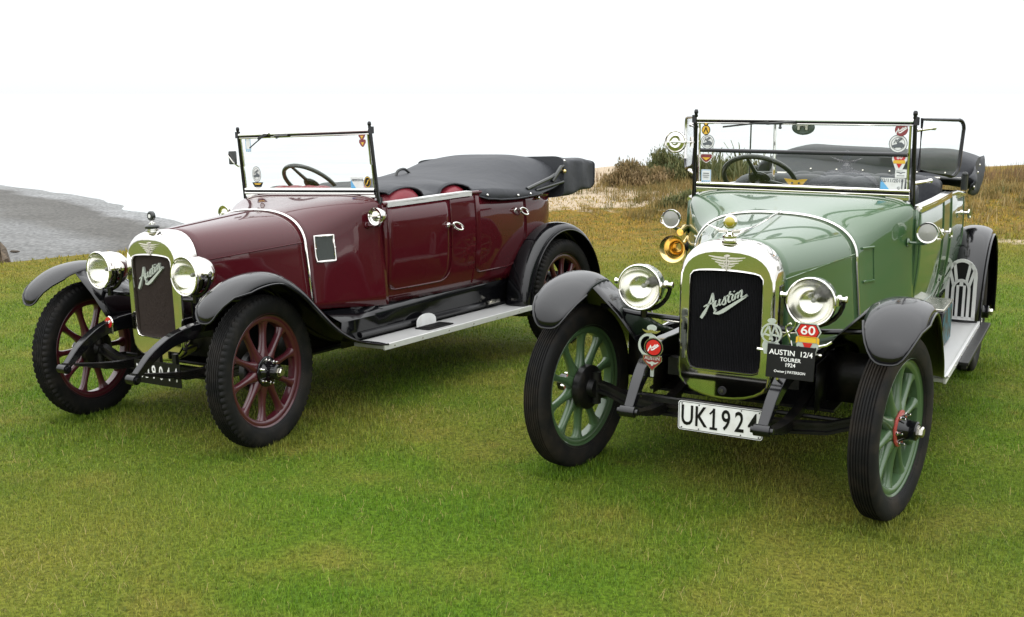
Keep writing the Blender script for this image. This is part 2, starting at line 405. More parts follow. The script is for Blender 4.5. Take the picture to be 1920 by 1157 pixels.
# ------------------------------------------------------------------ mesh helpers
class MB:
    """collects faces; one mesh in the end"""
    def __init__(s):
        s.v, s.f, s.m, s.mats, s.cur = [], [], [], [], 0
    def mat(s, name):
        if name not in s.mats:
            s.mats.append(name)
        s.cur = s.mats.index(name)
        return s
    def add(s, vs, fs):
        o = len(s.v)
        s.v += [tuple(p) for p in vs]
        s.f += [tuple(o + i for i in f) for f in fs]
        s.m += [s.cur] * len(fs)
        return s
    def loft(s, rings, ring_closed=True, caps=True, closed=False):
        n = len(rings[0]); vs = [p for r in rings for p in r]; fs = []
        m = len(rings)
        for i in range(m if closed else m - 1):
            j = (i + 1) % m
            for k in range(n if ring_closed else n - 1):
                k2 = (k + 1) % n
                fs.append((i * n + k, i * n + k2, j * n + k2, j * n + k))
        if caps and ring_closed and not closed:
            fs.append(tuple(reversed(range(n)))); fs.append(tuple((m - 1) * n + k for k in range(n)))
        return s.add(vs, fs)
    def tube(s, path, r, n=10, closed=False, flat=None):
        P = [Vector(p) for p in path]; m = len(P)
        rr = r if isinstance(r, (list, tuple)) else [r] * m
        T = []
        for i in range(m):
            a = P[(i - 1) % m] if (closed or i > 0) else P[i]
            b = P[(i + 1) % m] if (closed or i < m - 1) else P[i]
            T.append((b - a).normalized())
        up = Vector((0, 0, 1)) if abs(T[0].z) < 0.9 else Vector((1, 0, 0))
        N = (up - T[0] * up.dot(T[0])).normalized()
        rings = []
        for i in range(m):
            N = (N - T[i] * N.dot(T[i])).normalized()
            B = T[i].cross(N)
            fx, fy = flat or (1, 1)
            rings.append([P[i] + (N * math.cos(2 * PI * k / n) * fy + B * math.sin(2 * PI * k / n) * fx) * rr[i] for k in range(n)])
        return s.loft(rings, True, not closed, closed)
    def lathe(s, prof, origin=(0, 0, 0), axis=(1, 0, 0), n=32, closed=False, fn=None):
        A = Vector(axis).normalized(); O = Vector(origin)
        U = A.cross(Vector((0, 0, 1)) if abs(A.z) < 0.9 else Vector((0, 1, 0))).normalized(); V = A.cross(U)
        rings = []
        for q, (r, h) in enumerate(prof):
            rings.append([O + A * h + (U * math.cos(2 * PI * k / n) + V * math.sin(2 * PI * k / n)) * max((fn(q, k, r) if fn else r), 1e-5) for k in range(n)])
        return s.loft(rings, True, not closed, closed)
    def box(s, c, d, rot=None):
        c = Vector(c); vs = []
        for x in (-1, 1):
            for y in (-1, 1):
                for z in (-1, 1):
                    p = Vector((x * d[0] / 2, y * d[1] / 2, z * d[2] / 2))
                    if rot is not None: p = rot @ p
                    vs.append(c + p)
        return s.add(vs, [(0, 1, 3, 2), (4, 6, 7, 5), (0, 4, 5, 1), (2, 3, 7, 6), (0, 2, 6, 4), (1, 5, 7, 3)])
    def ball(s, c, r, n=16, sc=(1, 1, 1)):
        m = n // 2
        rings = []
        for i in range(1, m):
            a = PI * i / m
            rings.append([Vector(c) + Vector((math.sin(a) * math.cos(2 * PI * k / n) * r * sc[0], math.sin(a) * math.sin(2 * PI * k / n) * r * sc[1], math.cos(a) * r * sc[2])) for k in range(n)])
        return s.loft(rings, True, True)
    def prism(s, poly, o, u, v, w0, w1):
        """2-D polygon on axes u, v from o, extruded along u x v from w0 to w1"""
        o, u, v = Vector(o), Vector(u).normalized(), Vector(v).normalized(); w = u.cross(v)
        a = [o + u * x + v * y + w * w0 for x, y in poly]; b = [o + u * x + v * y + w * w1 for x, y in poly]
        n = len(poly)
        return s.add(a + b, [tuple(reversed(range(n))), tuple(range(n, 2 * n))] + [(k, (k + 1) % n, n + (k + 1) % n, n + k) for k in range(n)])
    def ring2d(s, outer, inner, o, u, v, w0, w1):
        o, u, v = Vector(o), Vector(u).normalized(), Vector(v).normalized(); w = u.cross(v)
        n = len(outer); q = []
        for poly, ww in ((outer, w1), (inner, w1), (inner, w0), (outer, w0)):
            q.append([o + u * x + v * y + w * ww for x, y in poly])
        return s.loft(q, True, False, True)
    def text(s, body, o, u, v, size, w0, w1, align='CENTER', bold=0.0, xs=1.0):
        vs, fs = text_mesh(body, align, bold)
        o, u, v = Vector(o), Vector(u).normalized(), Vector(v).normalized(); w = u.cross(v)
        return s.add([o + u * (x * size * xs) + v * (y * size) + w * (w0 if z < 0.5 else w1) for x, y, z in vs], fs)
    def ribbon(s, pts, wid, o, u, v, w0, w1, k=5):
        """a pen stroke of varying width on the plane u, v"""
        P = catmull(pts, k); n = len(P)
        W = [wid] * n if not isinstance(wid, (list, tuple)) else [np.interp(i / (n - 1), np.linspace(0, 1, len(wid)), wid) for i in range(n)]
        o, u, v = Vector(o), Vector(u).normalized(), Vector(v).normalized(); w = u.cross(v)
        rings = []
        for i in range(n):
            a, b = P[max(i - 1, 0)], P[min(i + 1, n - 1)]
            t = Vector((b[0] - a[0], b[1] - a[1])); t = t.normalized() if t.length > 0 else Vector((1, 0)); nn = Vector((-t.y, t.x)) * W[i] / 2
            c = Vector(P[i])
            q = [(c + nn, w0), (c - nn, w0), (c - nn, w1), (c + nn, w1)]
            rings.append([o + u * p.x + v * p.y + w * ww for p, ww in q])
        return s.loft(rings)
    def build(s, name, mat=None, parent=None, angle=35, loc=None, smooth=True):
        me = bpy.data.meshes.new(name)
        me.from_pydata(s.v, [], s.f)
        mats = s.mats if s.mats else [mat]
        for q in mats: me.materials.append(MATS[q])
        if s.mats: me.polygons.foreach_set('material_index', s.m)
        me.update()
        fix_normals(me)
        if smooth:
            me.polygons.foreach_set('use_smooth', [True] * len(me.polygons))
            me.set_sharp_from_angle(angle=R(angle))
        return link(name, me, parent, loc)

import bmesh
def fix_normals(me):
    bm = bmesh.new(); bm.from_mesh(me)
    bmesh.ops.recalc_face_normals(bm, faces=bm.faces)
    bm.to_mesh(me); bm.free()

def link(name, me, parent=None, loc=None):
    o = bpy.data.objects.new(name, me)
    COL.objects.link(o)
    if parent is not None: o.parent = parent
    if loc is not None: o.location = loc
    return o

def empty(name, loc=(0, 0, 0), parent=None):
    o = bpy.data.objects.new(name, None)
    COL.objects.link(o); o.location = loc
    o.empty_display_size = 0.1
    if parent is not None: o.parent = parent
    return o

def tag(o, label=None, cat=None, group=None, kind=None):
    if label: o['label'] = label
    if cat: o['category'] = cat
    if group: o['group'] = group
    if kind: o['kind'] = kind
    return o

def mod_solid(o, t, off=-1):
    m = o.modifiers.new('solid', 'SOLIDIFY'); m.thickness = t; m.offset = off; return o
def mod_bevel(o, w, seg=2, ang=30):
    m = o.modifiers.new('bevel', 'BEVEL'); m.width = w; m.segments = seg; m.limit_method = 'ANGLE'; m.angle_limit = R(ang); return o
def mod_sub(o, lv=1):
    m = o.modifiers.new('sub', 'SUBSURF'); m.levels = lv; m.render_levels = lv; return o

def catmull(pts, k=5, closed=False):
    P = [tuple(map(float, p)) for p in pts]; n = len(P); out = []
    if n < 3 and not closed: 
        return [tuple(np.array(P[0]) * (1 - t) + np.array(P[1]) * t) for t in np.linspace(0, 1, k + 1)]
    for i in range(n if closed else n - 1):
        if closed:
            p0, p1, p2, p3 = (np.array(P[(i + j) % n]) for j in (-1, 0, 1, 2))
        else:
            p1, p2 = np.array(P[i]), np.array(P[i + 1])
            p0 = np.array(P[i - 1]) if i > 0 else 2 * p1 - p2
            p3 = np.array(P[i + 2]) if i < n - 2 else 2 * p2 - p1
        for q in range(k):
            t = q / k
            out.append(tuple(0.5 * (2 * p1 + (p2 - p0) * t + (2 * p0 - 5 * p1 + 4 * p2 - p3) * t * t + (3 * p1 - p0 - 3 * p2 + p3) * t ** 3)))
    if not closed: out.append(P[-1])
    return out

_TXT = {}
def text_mesh(body, align='CENTER', bold=0.0):
    key = (body, align, bold)
    if key not in _TXT:
        c = bpy.data.curves.new('lettering', 'FONT')
        c.body = body; c.align_x = align; c.align_y = 'CENTER'; c.extrude = 0.5; c.resolution_u = 3; c.offset = bold
        o = bpy.data.objects.new('lettering', c); COL.objects.link(o)
        dg = bpy.context.evaluated_depsgraph_get()
        me = bpy.data.meshes.new_from_object(o.evaluated_get(dg))
        vs = [(p.co.x, p.co.y, 0.0 if p.co.z < 0 else 1.0) for p in me.vertices]
        fs = [tuple(p.vertices) for p in me.polygons]
        bpy.data.objects.remove(o); bpy.data.curves.remove(c); bpy.data.meshes.remove(me)
        _TXT[key] = (vs, fs)
    return _TXT[key]

def rrect(x0, x1, y0, y1, r, n=5):
    out = []
    for cx, cy, a0 in ((x1 - r, y1 - r, 0), (x0 + r, y1 - r, 90), (x0 + r, y0 + r, 180), (x1 - r, y0 + r, 270)):
        for k in range(n + 1):
            a = R(a0 + 90 * k / n); out.append((cx + r * math.cos(a), cy + r * math.sin(a)))
    return out
def circ(cx, cy, r, n=28, ry=None):
    return [(cx + r * math.cos(2 * PI * k / n), cy + (ry or r) * math.sin(2 * PI * k / n)) for k in range(n)]
def sstep(a, b, x):
    t = min(1, max(0, (x - a) / (b - a))); return t * t * (3 - 2 * t)
def lerp(a, b, t): return a + (b - a) * t
XA, ZA = (1, 0, 0), (0, 0, 1)          # a sign facing forward: right = +X, up = +Z, raised side = X x Z = -Y

# ------------------------------------------------------------------ the place: lawn, bank, beach, sea
def Rz(a): return Matrix.Rotation(a, 3, 'Z')
G_POSE = Matrix.Translation((0.914987, 4.668466, 0.0)) @ Matrix.Rotation(-0.492495, 4, 'Z')
M_POSE = Matrix.Translation((-1.872718, 5.742550, -0.055641)) @ Matrix.Rotation(-0.602280, 4, 'Z') @ Matrix.Rotation(-0.006612, 4, 'X') @ Matrix.Rotation(-0.046050, 4, 'Y')

EDGE = np.array([(-30, -14), (-12, 7.0), (-7.4, 11.9), (-5.9, 13.5), (-4.9, 14.6), (-3.9, 17.8), (-2.9, 23.3), (-1.0, 25.5), (3, 26.5), (12, 27.5), (40, 30)], float)

def vnoise(x, y, s, seed=0):
    """smooth value noise on numpy arrays"""
    x = x * s + 31.7 * seed; y = y * s + 17.3 * seed
    xi, yi = np.floor(x), np.floor(y); xf, yf = x - xi, y - yi
    def h(a, b): 
        v = np.sin(a * 127.1 + b * 311.7 + seed * 74.7) * 43758.5453
        return v - np.floor(v)
    u, v = xf * xf * (3 - 2 * xf), yf * yf * (3 - 2 * yf)
    return (h(xi, yi) * (1 - u) + h(xi + 1, yi) * u) * (1 - v) + (h(xi, yi + 1) * (1 - u) + h(xi + 1, yi + 1) * u) * v

def np_ss(a, b, x):
    t = np.clip((x - a) / (b - a), 0, 1); return t * t * (3 - 2 * t)

def edge_dist(x, y):
    """distance inland of the brow of the bank; negative over the drop"""
    best = np.full(x.shape, 1e9); sign = np.ones(x.shape)
    for (ax, ay), (bx, by) in zip(EDGE[:-1], EDGE[1:]):
        dx, dy = bx - ax, by - ay
        t = np.clip(((x - ax) * dx + (y - ay) * dy) / (dx * dx + dy * dy), 0, 1)
        px, py = x - (ax + t * dx), y - (ay + t * dy)
        d = np.hypot(px, py); c = dx * (y - ay) - dy * (x - ax)
        up = d < best
        best = np.where(up, d, best); sign = np.where(up, np.where(c > 0, -1, 1), sign)
    return best * sign

def ground_h(x, y, raw=False):
    x = np.asarray(x, float); y = np.asarray(y, float)
    zm = -0.0556 + 0.03423 * (x + 1.8727) - 0.03155 * (y - 5.7426)
    zm = -0.3 * np.tanh(-zm / 0.3)
    # dividing line between the two cars
    nx, ny = 0.868, -0.497
    s = (x - 0.35) * nx + (y - 6.5) * ny
    wd = 0.4 + 0.18 * np.maximum(0, y - 8)
    w = np_ss(-wd, wd, s)
    h = zm * (1 - w)
    bank = np_ss(15.5, 21.0, y) * np_ss(-4.5, 0.5, x)
    h = h + bank * (0.34 - 0.20 * np_ss(3, 9, x)) + bank * 0.12 * (vnoise(x, y, 0.7, 3) - 0.5)
    d = edge_dist(x, y) + 0.5 * (vnoise(x, y, 0.8, 5) - 0.5)
    drop = np_ss(0.1, -3.2, d)
    h = h * (1 - drop) - 7.6 * drop + drop * (1 - drop) * 2.0 * (vnoise(x, y, 1.3, 9) - 0.5)
    h = h - 0.011
    if raw: return h, d
    return h

def set_attr(me, name, vals):
    a = me.attributes.new(name, 'FLOAT', 'POINT'); a.data.foreach_set('value', np.asarray(vals, np.float32))

def grid_mesh(name, xs, ys, fz):
    X, Y = np.meshgrid(xs, ys); Z = fz(X, Y)
    nx, ny = len(xs), len(ys)
    v = np.stack([X, Y, Z], -1).reshape(-1, 3)
    i = np.arange(nx * ny).reshape(ny, nx)
    f = np.stack([i[:-1, :-1], i[:-1, 1:], i[1:, 1:], i[1:, :-1]], -1).reshape(-1, 4)
    me = bpy.data.meshes.new(name)
    me.vertices.add(len(v)); me.vertices.foreach_set('co', v.ravel())
    me.loops.add(f.size); me.loops.foreach_set('vertex_index', f.ravel())
    me.polygons.add(len(f)); me.polygons.foreach_set('loop_start', np.arange(len(f)) * 4)
    me.update(calc_edges=True); me.validate()
    me.polygons.foreach_set('use_smooth', [True] * len(me.polygons))
    return me, X.ravel(), Y.ravel()

xs = np.concatenate([np.arange(-26, -9, 0.8), np.arange(-9, 9, 0.16), np.arange(9, 16, 0.35), np.arange(16, 40, 1.5)])
ys = np.concatenate([np.arange(-12, 2, 0.8), np.arange(2, 12, 0.2), np.arange(12, 30, 0.16), np.arange(30, 36, 0.8)])
me, X, Y = grid_mesh('ground', xs, ys, ground_h)
hh, dd = ground_h(X, Y, True)
sand = 0.95 * np.exp(-(((X - 1.3) / 1.7) ** 4 + ((Y - 22.4) / 4.8) ** 4)) + 0.62 * np.exp(-(((X - 3.6) / 2.2) ** 2 + ((Y - 20.0) / 0.8) ** 2)) \
    + 0.45 * np.exp(-(((X - 6.2) / 1.5) ** 2 + ((Y - 13.2) / 0.7) ** 2)) + 0.5 * np_ss(0.9, 0.2, dd) * (Y > 17)
set_attr(me, 'sand', sand)
set_attr(me, 'earth', np_ss(-0.05, -0.5, dd))
me.materials.append(MATS['lawn_soil'])
ground = tag(link('ground', me), kind='structure')

# sea and beach, far below the brow
SEA_Z = -8.0
mb = MB()
mb.add([(-30000, -2000, SEA_Z), (30000, -2000, SEA_Z), (30000, 45000, SEA_Z), (-30000, 45000, SEA_Z)], [(0, 1, 2, 3)])
tag(mb.build('sea', 'sea_water', smooth=False), kind='structure')

SHORE = np.array([(-400, 430), (-120, 180), (-57, 124), (-38, 103), (-25, 85.5), (-8, 66), (10, 52), (60, 34)], float)
def shore_d(x, y):
    best = np.full(x.shape, 1e9); sg = np.ones(x.shape)
    for (ax, ay), (bx, by) in zip(SHORE[:-1], SHORE[1:]):
        dx, dy = bx - ax, by - ay
        t = np.clip(((x - ax) * dx + (y - ay) * dy) / (dx * dx + dy * dy), 0, 1)
        d = np.hypot(x - ax - t * dx, y - ay - t * dy); c = dx * (y - ay) - dy * (x - ax)
        up = d < best
        best = np.where(up, d, best); sg = np.where(up, np.where(c > 0, -1, 1), sg)
    return best * sg
def beach_z(x, y):
    d = shore_d(x, y) + 2.6 * (vnoise(x, y, 0.045, 2) - 0.5) + 1.5 * (vnoise(x, y, 0.2, 4) - 0.5)
    return SEA_Z + 0.035 * d + 0.10 * (vnoise(x, y, 0.25, 6) - 0.5) * np_ss(2, 12, d)
bxs = np.concatenate([np.arange(-300, -90, 6), np.arange(-90, 12, 0.8)]); bys = np.concatenate([np.arange(2, 40, 2), np.arange(40, 140, 0.8), np.arange(140, 420, 6)])
me, X, Y = grid_mesh('beach', bxs, bys, beach_z)
set_attr(me, 'inland', shore_d(X, Y))
me.materials.append(MATS['shingle'])
tag(link('beach', me), kind='structure')

# driftwood and kelp lying on the shingle
for k in range(26):
    x = random.uniform(-44, -14); y = random.uniform(48, 78)
    if float(shore_d(np.array([x]), np.array([y]))[0]) < 12: continue
    z = float(beach_z(np.array([x]), np.array([y]))[0])
    L = random.uniform(0.25, 0.9); a = random.uniform(0, PI)
    mb = MB()
    pts = [(x + math.cos(a) * L * (t - .5) + random.uniform(-.05, .05), y + math.sin(a) * L * (t - .5), z + 0.05 + random.uniform(0, .05)) for t in np.linspace(0, 1, 5)]
    mb.tube(pts, [0.02, 0.07, 0.08, 0.06, 0.02], 6)
    tag(mb.build('driftwood', 'bark'), 'small dark piece of driftwood lying on the grey shingle beach', 'driftwood', 'driftwood on the beach')

# crumbling earth bank at the left edge of the lawn
mb = MB()
rings = []
cx, cy = -7.22, 13.95
for i, (rr, zz) in enumerate([(0.62, -0.75), (0.58, -0.3), (0.53, -0.05), (0.44, 0.08), (0.28, 0.16), (0.10, 0.20)]):
    rings.append([(cx + rr * math.cos(a) * (1 + .22 * math.sin(3 * a + i) + random.uniform(-.2, .2)), cy + 1.3 * rr * math.sin(a) * (1 + random.uniform(-.1, .1)), zz + random.uniform(-.07, .07)) for a in np.linspace(0, 2 * PI, 22)[:-1]])
mb.loft(rings)
o = mb.build('earth_bank', 'earth_bank', angle=30); tag(o, kind='structure')

# ------------------------------------------------------------------ grass
def blades_mesh(name, P, H, Wd, az, lean, tone, matn, bend=0.5):
    """P (n,3) roots; a tapering two-piece blade each"""
    n = len(P)
    d = np.stack([np.cos(az), np.sin(az), np.zeros(n)], -1)
    s = np.stack([-np.sin(az), np.cos(az), np.zeros(n)], -1)
    l1 = lean * (1 - bend); l2 = lean * (1 + bend)
    up1 = d * np.sin(l1)[:, None] + np.array([0, 0, 1]) * np.cos(l1)[:, None]
    up2 = d * np.sin(l2)[:, None] + np.array([0, 0, 1]) * np.cos(l2)[:, None]
    mid = P + up1 * (H * 0.55)[:, None]; tip = mid + up2 * (H * 0.45)[:, None]
    w = s * (Wd / 2)[:, None]
    V = np.stack([P - w, P + w, mid + w * 0.8, mid - w * 0.8, tip], 1).reshape(-1, 3)
    b = np.arange(n) * 5
    me = bpy.data.meshes.new(name)
    me.vertices.add(5 * n); me.vertices.foreach_set('co', V.astype(np.float32).ravel())
    L = np.stack([b, b + 1, b + 2, b + 3, b + 3, b + 2, b + 4], 1).ravel()
    me.loops.add(7 * n); me.loops.foreach_set('vertex_index', L.astype(np.int32))
    me.polygons.add(2 * n)
    st = np.stack([np.arange(n) * 7, np.arange(n) * 7 + 4], 1).ravel()
    me.polygons.foreach_set('loop_start', st.astype(np.int32))
    me.update(calc_edges=True)
    me.polygons.foreach_set('use_smooth', [True] * (2 * n))
    set_attr(me, 'tone', np.repeat(tone, 5))
    me.materials.append(MATS[matn])
    return me

def scatter(n, y0, y1, spread=0.56, pad=0.5):
    """points over the wedge of lawn in front of the camera and a step to either side"""
    y = np.sqrt(rng.uniform(y0 * y0, y1 * y1, n))
    x = rng.uniform(-1, 1, n) * (y * spread + pad)
    return x, y

parts = []
for (y0, y1, n, h0, h1, w0, w1) in [(2.7, 5.0, 130000, .016, .034, .0016, .0030), (5.0, 8.0, 150000, .016, .036, .0026, .0045), (8.0, 13.0, 120000, .018, .040, .0045, .008), (13.0, 19.0, 45000, .02, .055, .008, .016)]:
    x, y = scatter(n, y0, y1)
    d = edge_dist(x, y); k = d > 0.05; x, y = x[k], y[k]; n = len(x)
    z = ground_h(x, y) - 0.003
    tall = vnoise(x, y, 2.2, 11)
    H = rng.uniform(h0, h1, n) * (0.6 + 0.8 * tall)
    parts.append((np.stack([x, y, z], -1), H, rng.uniform(w0, w1, n), rng.uniform(0, 2 * PI, n), rng.uniform(0.15, 1.15, n), rng.uniform(0, 0.885, n) ** 0.9))
# loose dry stalks lying in the sward
x, y = scatter(9000, 2.8, 9.0); 
k = rng.uniform(0, 1, len(x)) < 0.15 + 0.9 * np_ss(0.52, 0.75, vnoise(x, y, 1.5, 21)); x, y = x[k], y[k]; n = len(x)
parts.append((np.stack([x, y, ground_h(x, y) + rng.uniform(.006, .022, n)], -1), rng.uniform(.03, .075, n), rng.uniform(.0012, .0022, n), rng.uniform(0, 2 * PI, n), rng.uniform(1.15, 1.6, n), rng.uniform(0.9, 1.0, n)))
for pose in (G_POSE, M_POSE):
    for sx in (-.71, .71):
        for yy in (0.05, 2.9):
            c = pose @ Vector((sx, yy, 0)); ax_ = (pose.to_3x3() @ Vector((0, 1, 0)))
            n = 2600; t = rng.uniform(-.26, .26, n); q = rng.normal(0, .075, n)
            x = c.x + ax_.x * t + ax_.y * q; y = c.y + ax_.y * t - ax_.x * q
            parts.append((np.stack([x, y, ground_h(x, y) - .003], -1), rng.uniform(.02, .048, n), rng.uniform(.002, .004, n), rng.uniform(0, 2 * PI, n), rng.uniform(0.1, 0.9, n), rng.uniform(0, .85, n)))
P, H, Wd, az, ln, tn = (np.concatenate([p[i] for p in parts]) for i in range(6))
tag(link('grass', blades_mesh('grass', P, H, Wd, az, ln, tn, 'grass_blade')), 'short mown lawn grass, green with straw patches', 'grass', kind='stuff')

# rough dune grass on the bank behind the cars
def tufts(cx, cy, n_t, spread, n_b, h0, h1, w, z_off=-0.02):
    a = rng.normal(0, 1, (n_t, 2)) * spread
    tx, ty = cx + a[:, 0], cy + a[:, 1]
    x = np.repeat(tx, n_b) + rng.normal(0, 0.07, n_t * n_b); y = np.repeat(ty, n_b) + rng.normal(0, 0.07, n_t * n_b)
    sc = np.repeat(rng.uniform(0.6, 1.2, n_t), n_b)
    n = len(x)
    return [np.stack([x, y, ground_h(x, y) + z_off], -1), rng.uniform(h0, h1, n) * sc, rng.uniform(w * .7, w * 1.3, n), rng.uniform(0, 2 * PI, n), rng.uniform(0.1, 0.9, n), np.clip(np.repeat(rng.uniform(0.1, 0.85, n_t), n_b) + rng.normal(0, .15, n), 0, 1)]
parts = []
for (cx, cy, nt_, sx, sy, nb, h0, h1, w) in [
        (3.4, 17.4, 170, .8, 0.6, 26, .08, .24, .010), (2.6, 19.6, 90, 1.0, .3, 22, .08, .22, .009), (3.6, 20.2, 90, 1.0, .3, 22, .10, .28, .009), (1.4, 17.0, 60, 1.0, 0.4, 18, .04, .12, .010), (1.2, 20.5, 40, .9, 1.4, 14, .03, .10, .008), (-1.8, 22.5, 60, .6, 1.0, 20, .08, .2, .012),
        (3.8, 19.0, 110, 1.2, 0.7, 22, .10, .25, .010), (5.5, 18.5, 160, 2.0, 1.0, 22, .10, .3, .012), (8.5, 17.0, 200, 2.0, 1.2, 22, .08, .24, .012),
        (7.5, 14.8, 160, 1.6, 1.0, 20, .04, .12, .010), (9.0, 19.5, 160, 2.0, 1.2, 22, .12, .3, .012), (1.5, 15.6, 150, 2.0, .9, 16, .03, .09, .010), (4.0, 21.5, 90, 2.0, 1.2, 22, .1, .25, .012)]:
    parts.append(tufts(cx, cy, nt_, np.array([sx, sy]), nb, h0, h1, w))
P, H, Wd, az, ln, tn = (np.concatenate([p[i] for p in parts]) for i in range(6))
tag(link('dune_grass', blades_mesh('dune_grass', P, H, Wd, az, ln, tn, 'dune_grass')), 'rough dry dune grass covering the bank behind the cars', 'grass', kind='stuff')
# heath of reddish seed stems at the right
parts = [tufts(10.0, 21.8, 260, np.array([2.4, 0.9]), 22, .12, .40, .009), tufts(7.0, 22.8, 120, np.array([1.6, 0.9]), 20, .10, .26, .009)]
P, H, Wd, az, ln, tn = (np.concatenate([p[i] for p in parts]) for i in range(6))
tag(link('heath', blades_mesh('heath', P, H, Wd, az, ln * 0.55, tn, 'heath_stems')), 'reddish brown heath of dry seed stems along the brow at right', 'heath', kind='stuff')

# shrubs
def shrub(name, x, y, rx, ry, rz, n, leaf, matn, label, spikes=0, seed=1, tw=0.35):
    g = np.random.default_rng(seed)
    z0 = float(ground_h(np.array([x]), np.array([y]))[0])
    root = tag(empty(name, (x, y, z0)), label, 'shrub', 'shrubs on the dune bank')
    mb = MB()
    ends = []
    for k in range(16):
        a = g.uniform(0, 2 * PI); e = g.uniform(0.25, 1.2); q = g.uniform(.65, .95)
        p = np.array([rx * math.cos(a) * math.cos(e) * q, ry * math.sin(a) * math.cos(e) * q, rz * math.sin(e) * q + .02])
        mb.tube([(0.1 * p[0], 0.1 * p[1], -.05), tuple(p * .5 + np.array([0, 0, .05])), tuple(p)], [.022, .014, .005], 5); ends.append(p)
    mb.build('stem', 'bark', root)
    # leaves grouped in sprays through the dome
    nsp = 90; C = g.normal(0, 1, (nsp, 3)); C /= np.linalg.norm(C, axis=1)[:, None]
    C *= (g.uniform(.25, 1, nsp) ** .45)[:, None]
    C = C * np.array([rx, ry, rz]); C[:, 2] = np.abs(C[:, 2]) * (1 + .25 * np.sin(C[:, 0] * 6 / rx + seed))
    idx = g.integers(0, nsp, n)
    P = C[idx] + g.normal(0, 1, (n, 3)) * np.array([rx, ry, rz]) * .13
    P[:, 2] = np.maximum(P[:, 2], 0)
    tone = np.clip((g.uniform(0, 1, nsp))[idx] * .7 + g.uniform(0, .4, n), 0, 1)
    H = g.uniform(.6, 1.5, n) * leaf; W_ = H * g.uniform(.10, .3, n)
    me = blades_mesh('foliage', P, H, W_, g.uniform(0, 2 * PI, n), g.uniform(0, 1.4, n), tone, matn)
    link('foliage', me, root)
    return root

shrub('shrub', 2.28, 20.3, .62, .42, .36, 11000, .060, 'brown_shrub', 'rounded brown shrub on the bank between the two cars', seed=3)
shrub('shrub', 3.05, 20.9, .62, .45, .50, 10000, .075, 'green_shrub', 'dark green shrub behind the round mirror of the green car', seed=4)
shrub('shrub', 3.85, 21.5, .8, .5, .40, 9000, .070, 'green_shrub', 'low green shrub seen through the driver side of the windscreen', seed=5)
shrub('shrub', 5.0, 21.8, .9, .5, .34, 7000, .080, 'brown_shrub', 'low brownish shrub seen through the windscreen above the steering wheel', seed=6)
shrub('shrub', 2.95, 17.9, .50, .3, .20, 4000, .07, 'green_shrub', 'low weedy green clump in front of the sand', seed=8)

def flax(x, y, n, h, seed, label):
    g = np.random.default_rng(seed); z0 = float(ground_h(np.array([x]), np.array([y]))[0])
    root = tag(empty('flax_plant', (x, y, z0)), label, 'plant', 'flax plants on the bank')
    me_l = None
    for k in range(n):
        a = g.uniform(0, 2 * PI); L = h * g.uniform(.6, 1.0); w = .017 * g.uniform(.7, 1.2); ln_ = g.uniform(.05, .55); bx, by = g.normal(0, .10, 2)
        mb = MB(); d = Vector((math.cos(a), math.sin(a), 0)); s_ = Vector((-d.y, d.x, 0)); rg = []
        for t, ww in ((0, .8), (.3, 1), (.6, .9), (.85, .55), (1, .05)):
            p = Vector((bx, by, 0)) + d * (L * t * math.sin(ln_ * (.6 + .7 * t))) + Vector((0, 0, L * t * math.cos(ln_ * (.6 + .7 * t))))
            rg.append([p - s_ * w * ww, p - d * .008, p + s_ * w * ww, p + d * .004])
        mb.loft(rg)
        o = mb.build('leaf', 'flax_leaf', root, angle=50)
        set_attr(o.data, 'tone', np.full(len(o.data.vertices), g.uniform(0, 1)))
    return root
flax(3.7, 20.6, 20, .80, 1, 'tall spiky flax plant beside the car badge sticker')
flax(4.25, 20.8, 22, .88, 2, 'tall spiky flax plant seen above the black windscreen bar')
flax(4.75, 21.1, 16, .72, 3, 'shorter spiky flax plant at the right end of the flax row')

# ------------------------------------------------------------------ the two touring cars (local axes: X to the car's left, Y rearwards, Z up; origin on the ground under the front axle)
WB = 2.895           # rear wheel centres
TRK = 0.71           # half track
WR = 0.386           # wheel radius

def body_params(y):
    """section of bonnet and scuttle at y: half width, shoulder height, crown height, squareness, foot width, foot height"""
    st = [(0.13, (0.213, 0.905, 1.103, 2.7, 0.213, 0.60)), (0.75, (0.394, 0.935, 1.158, 2.6, 0.428, 0.60)), (1.19, (0.580, 1.085, 1.226, 5.5, 0.600, 0.578))]
    if y <= st[1][0]: t = (y - .13) / (.75 - .13); a, b = st[0][1], st[1][1]
    else: t = sstep(.75, 1.19, y) * .5 + .5 * (y - .75) / .44; a, b = st[1][1], st[2][1]
    return [lerp(p, q, t) for p, q in zip(a, b)]
def half_section(y, na=16, ns=8, out=0.0):
    w, zs, zc, n, wb, zb = body_params(y); q = []
    for k in range(na + 1):
        th = (k / na) * PI / 2
        q.append(((w + out) * math.sin(th) ** (2 / n) if k else 0.0, zs + (zc + out - zs) * max(0, math.cos(th)) ** (2 / n)))
    for k in range(1, ns + 1):
        u = k / ns; q.append((lerp(w, wb, u) + out, lerp(zs, zb, u)))
    return q
def full_section(y, **k):
    h = half_section(y, **k)
    return [(-x, y, z) for x, z in reversed(h[1:])] + [(x, y, z) for x, z in h]
def scuttle_x(y, z):
    w, zs, zc, n, wb, zb = body_params(y)
    if z <= zs: return lerp(w, wb, (zs - z) / (zs - zb))
    c = min(1, ((z - zs) / (zc - zs)) ** (n / 2)); return w * math.sqrt(max(0, 1 - c * c)) ** (2 / n)

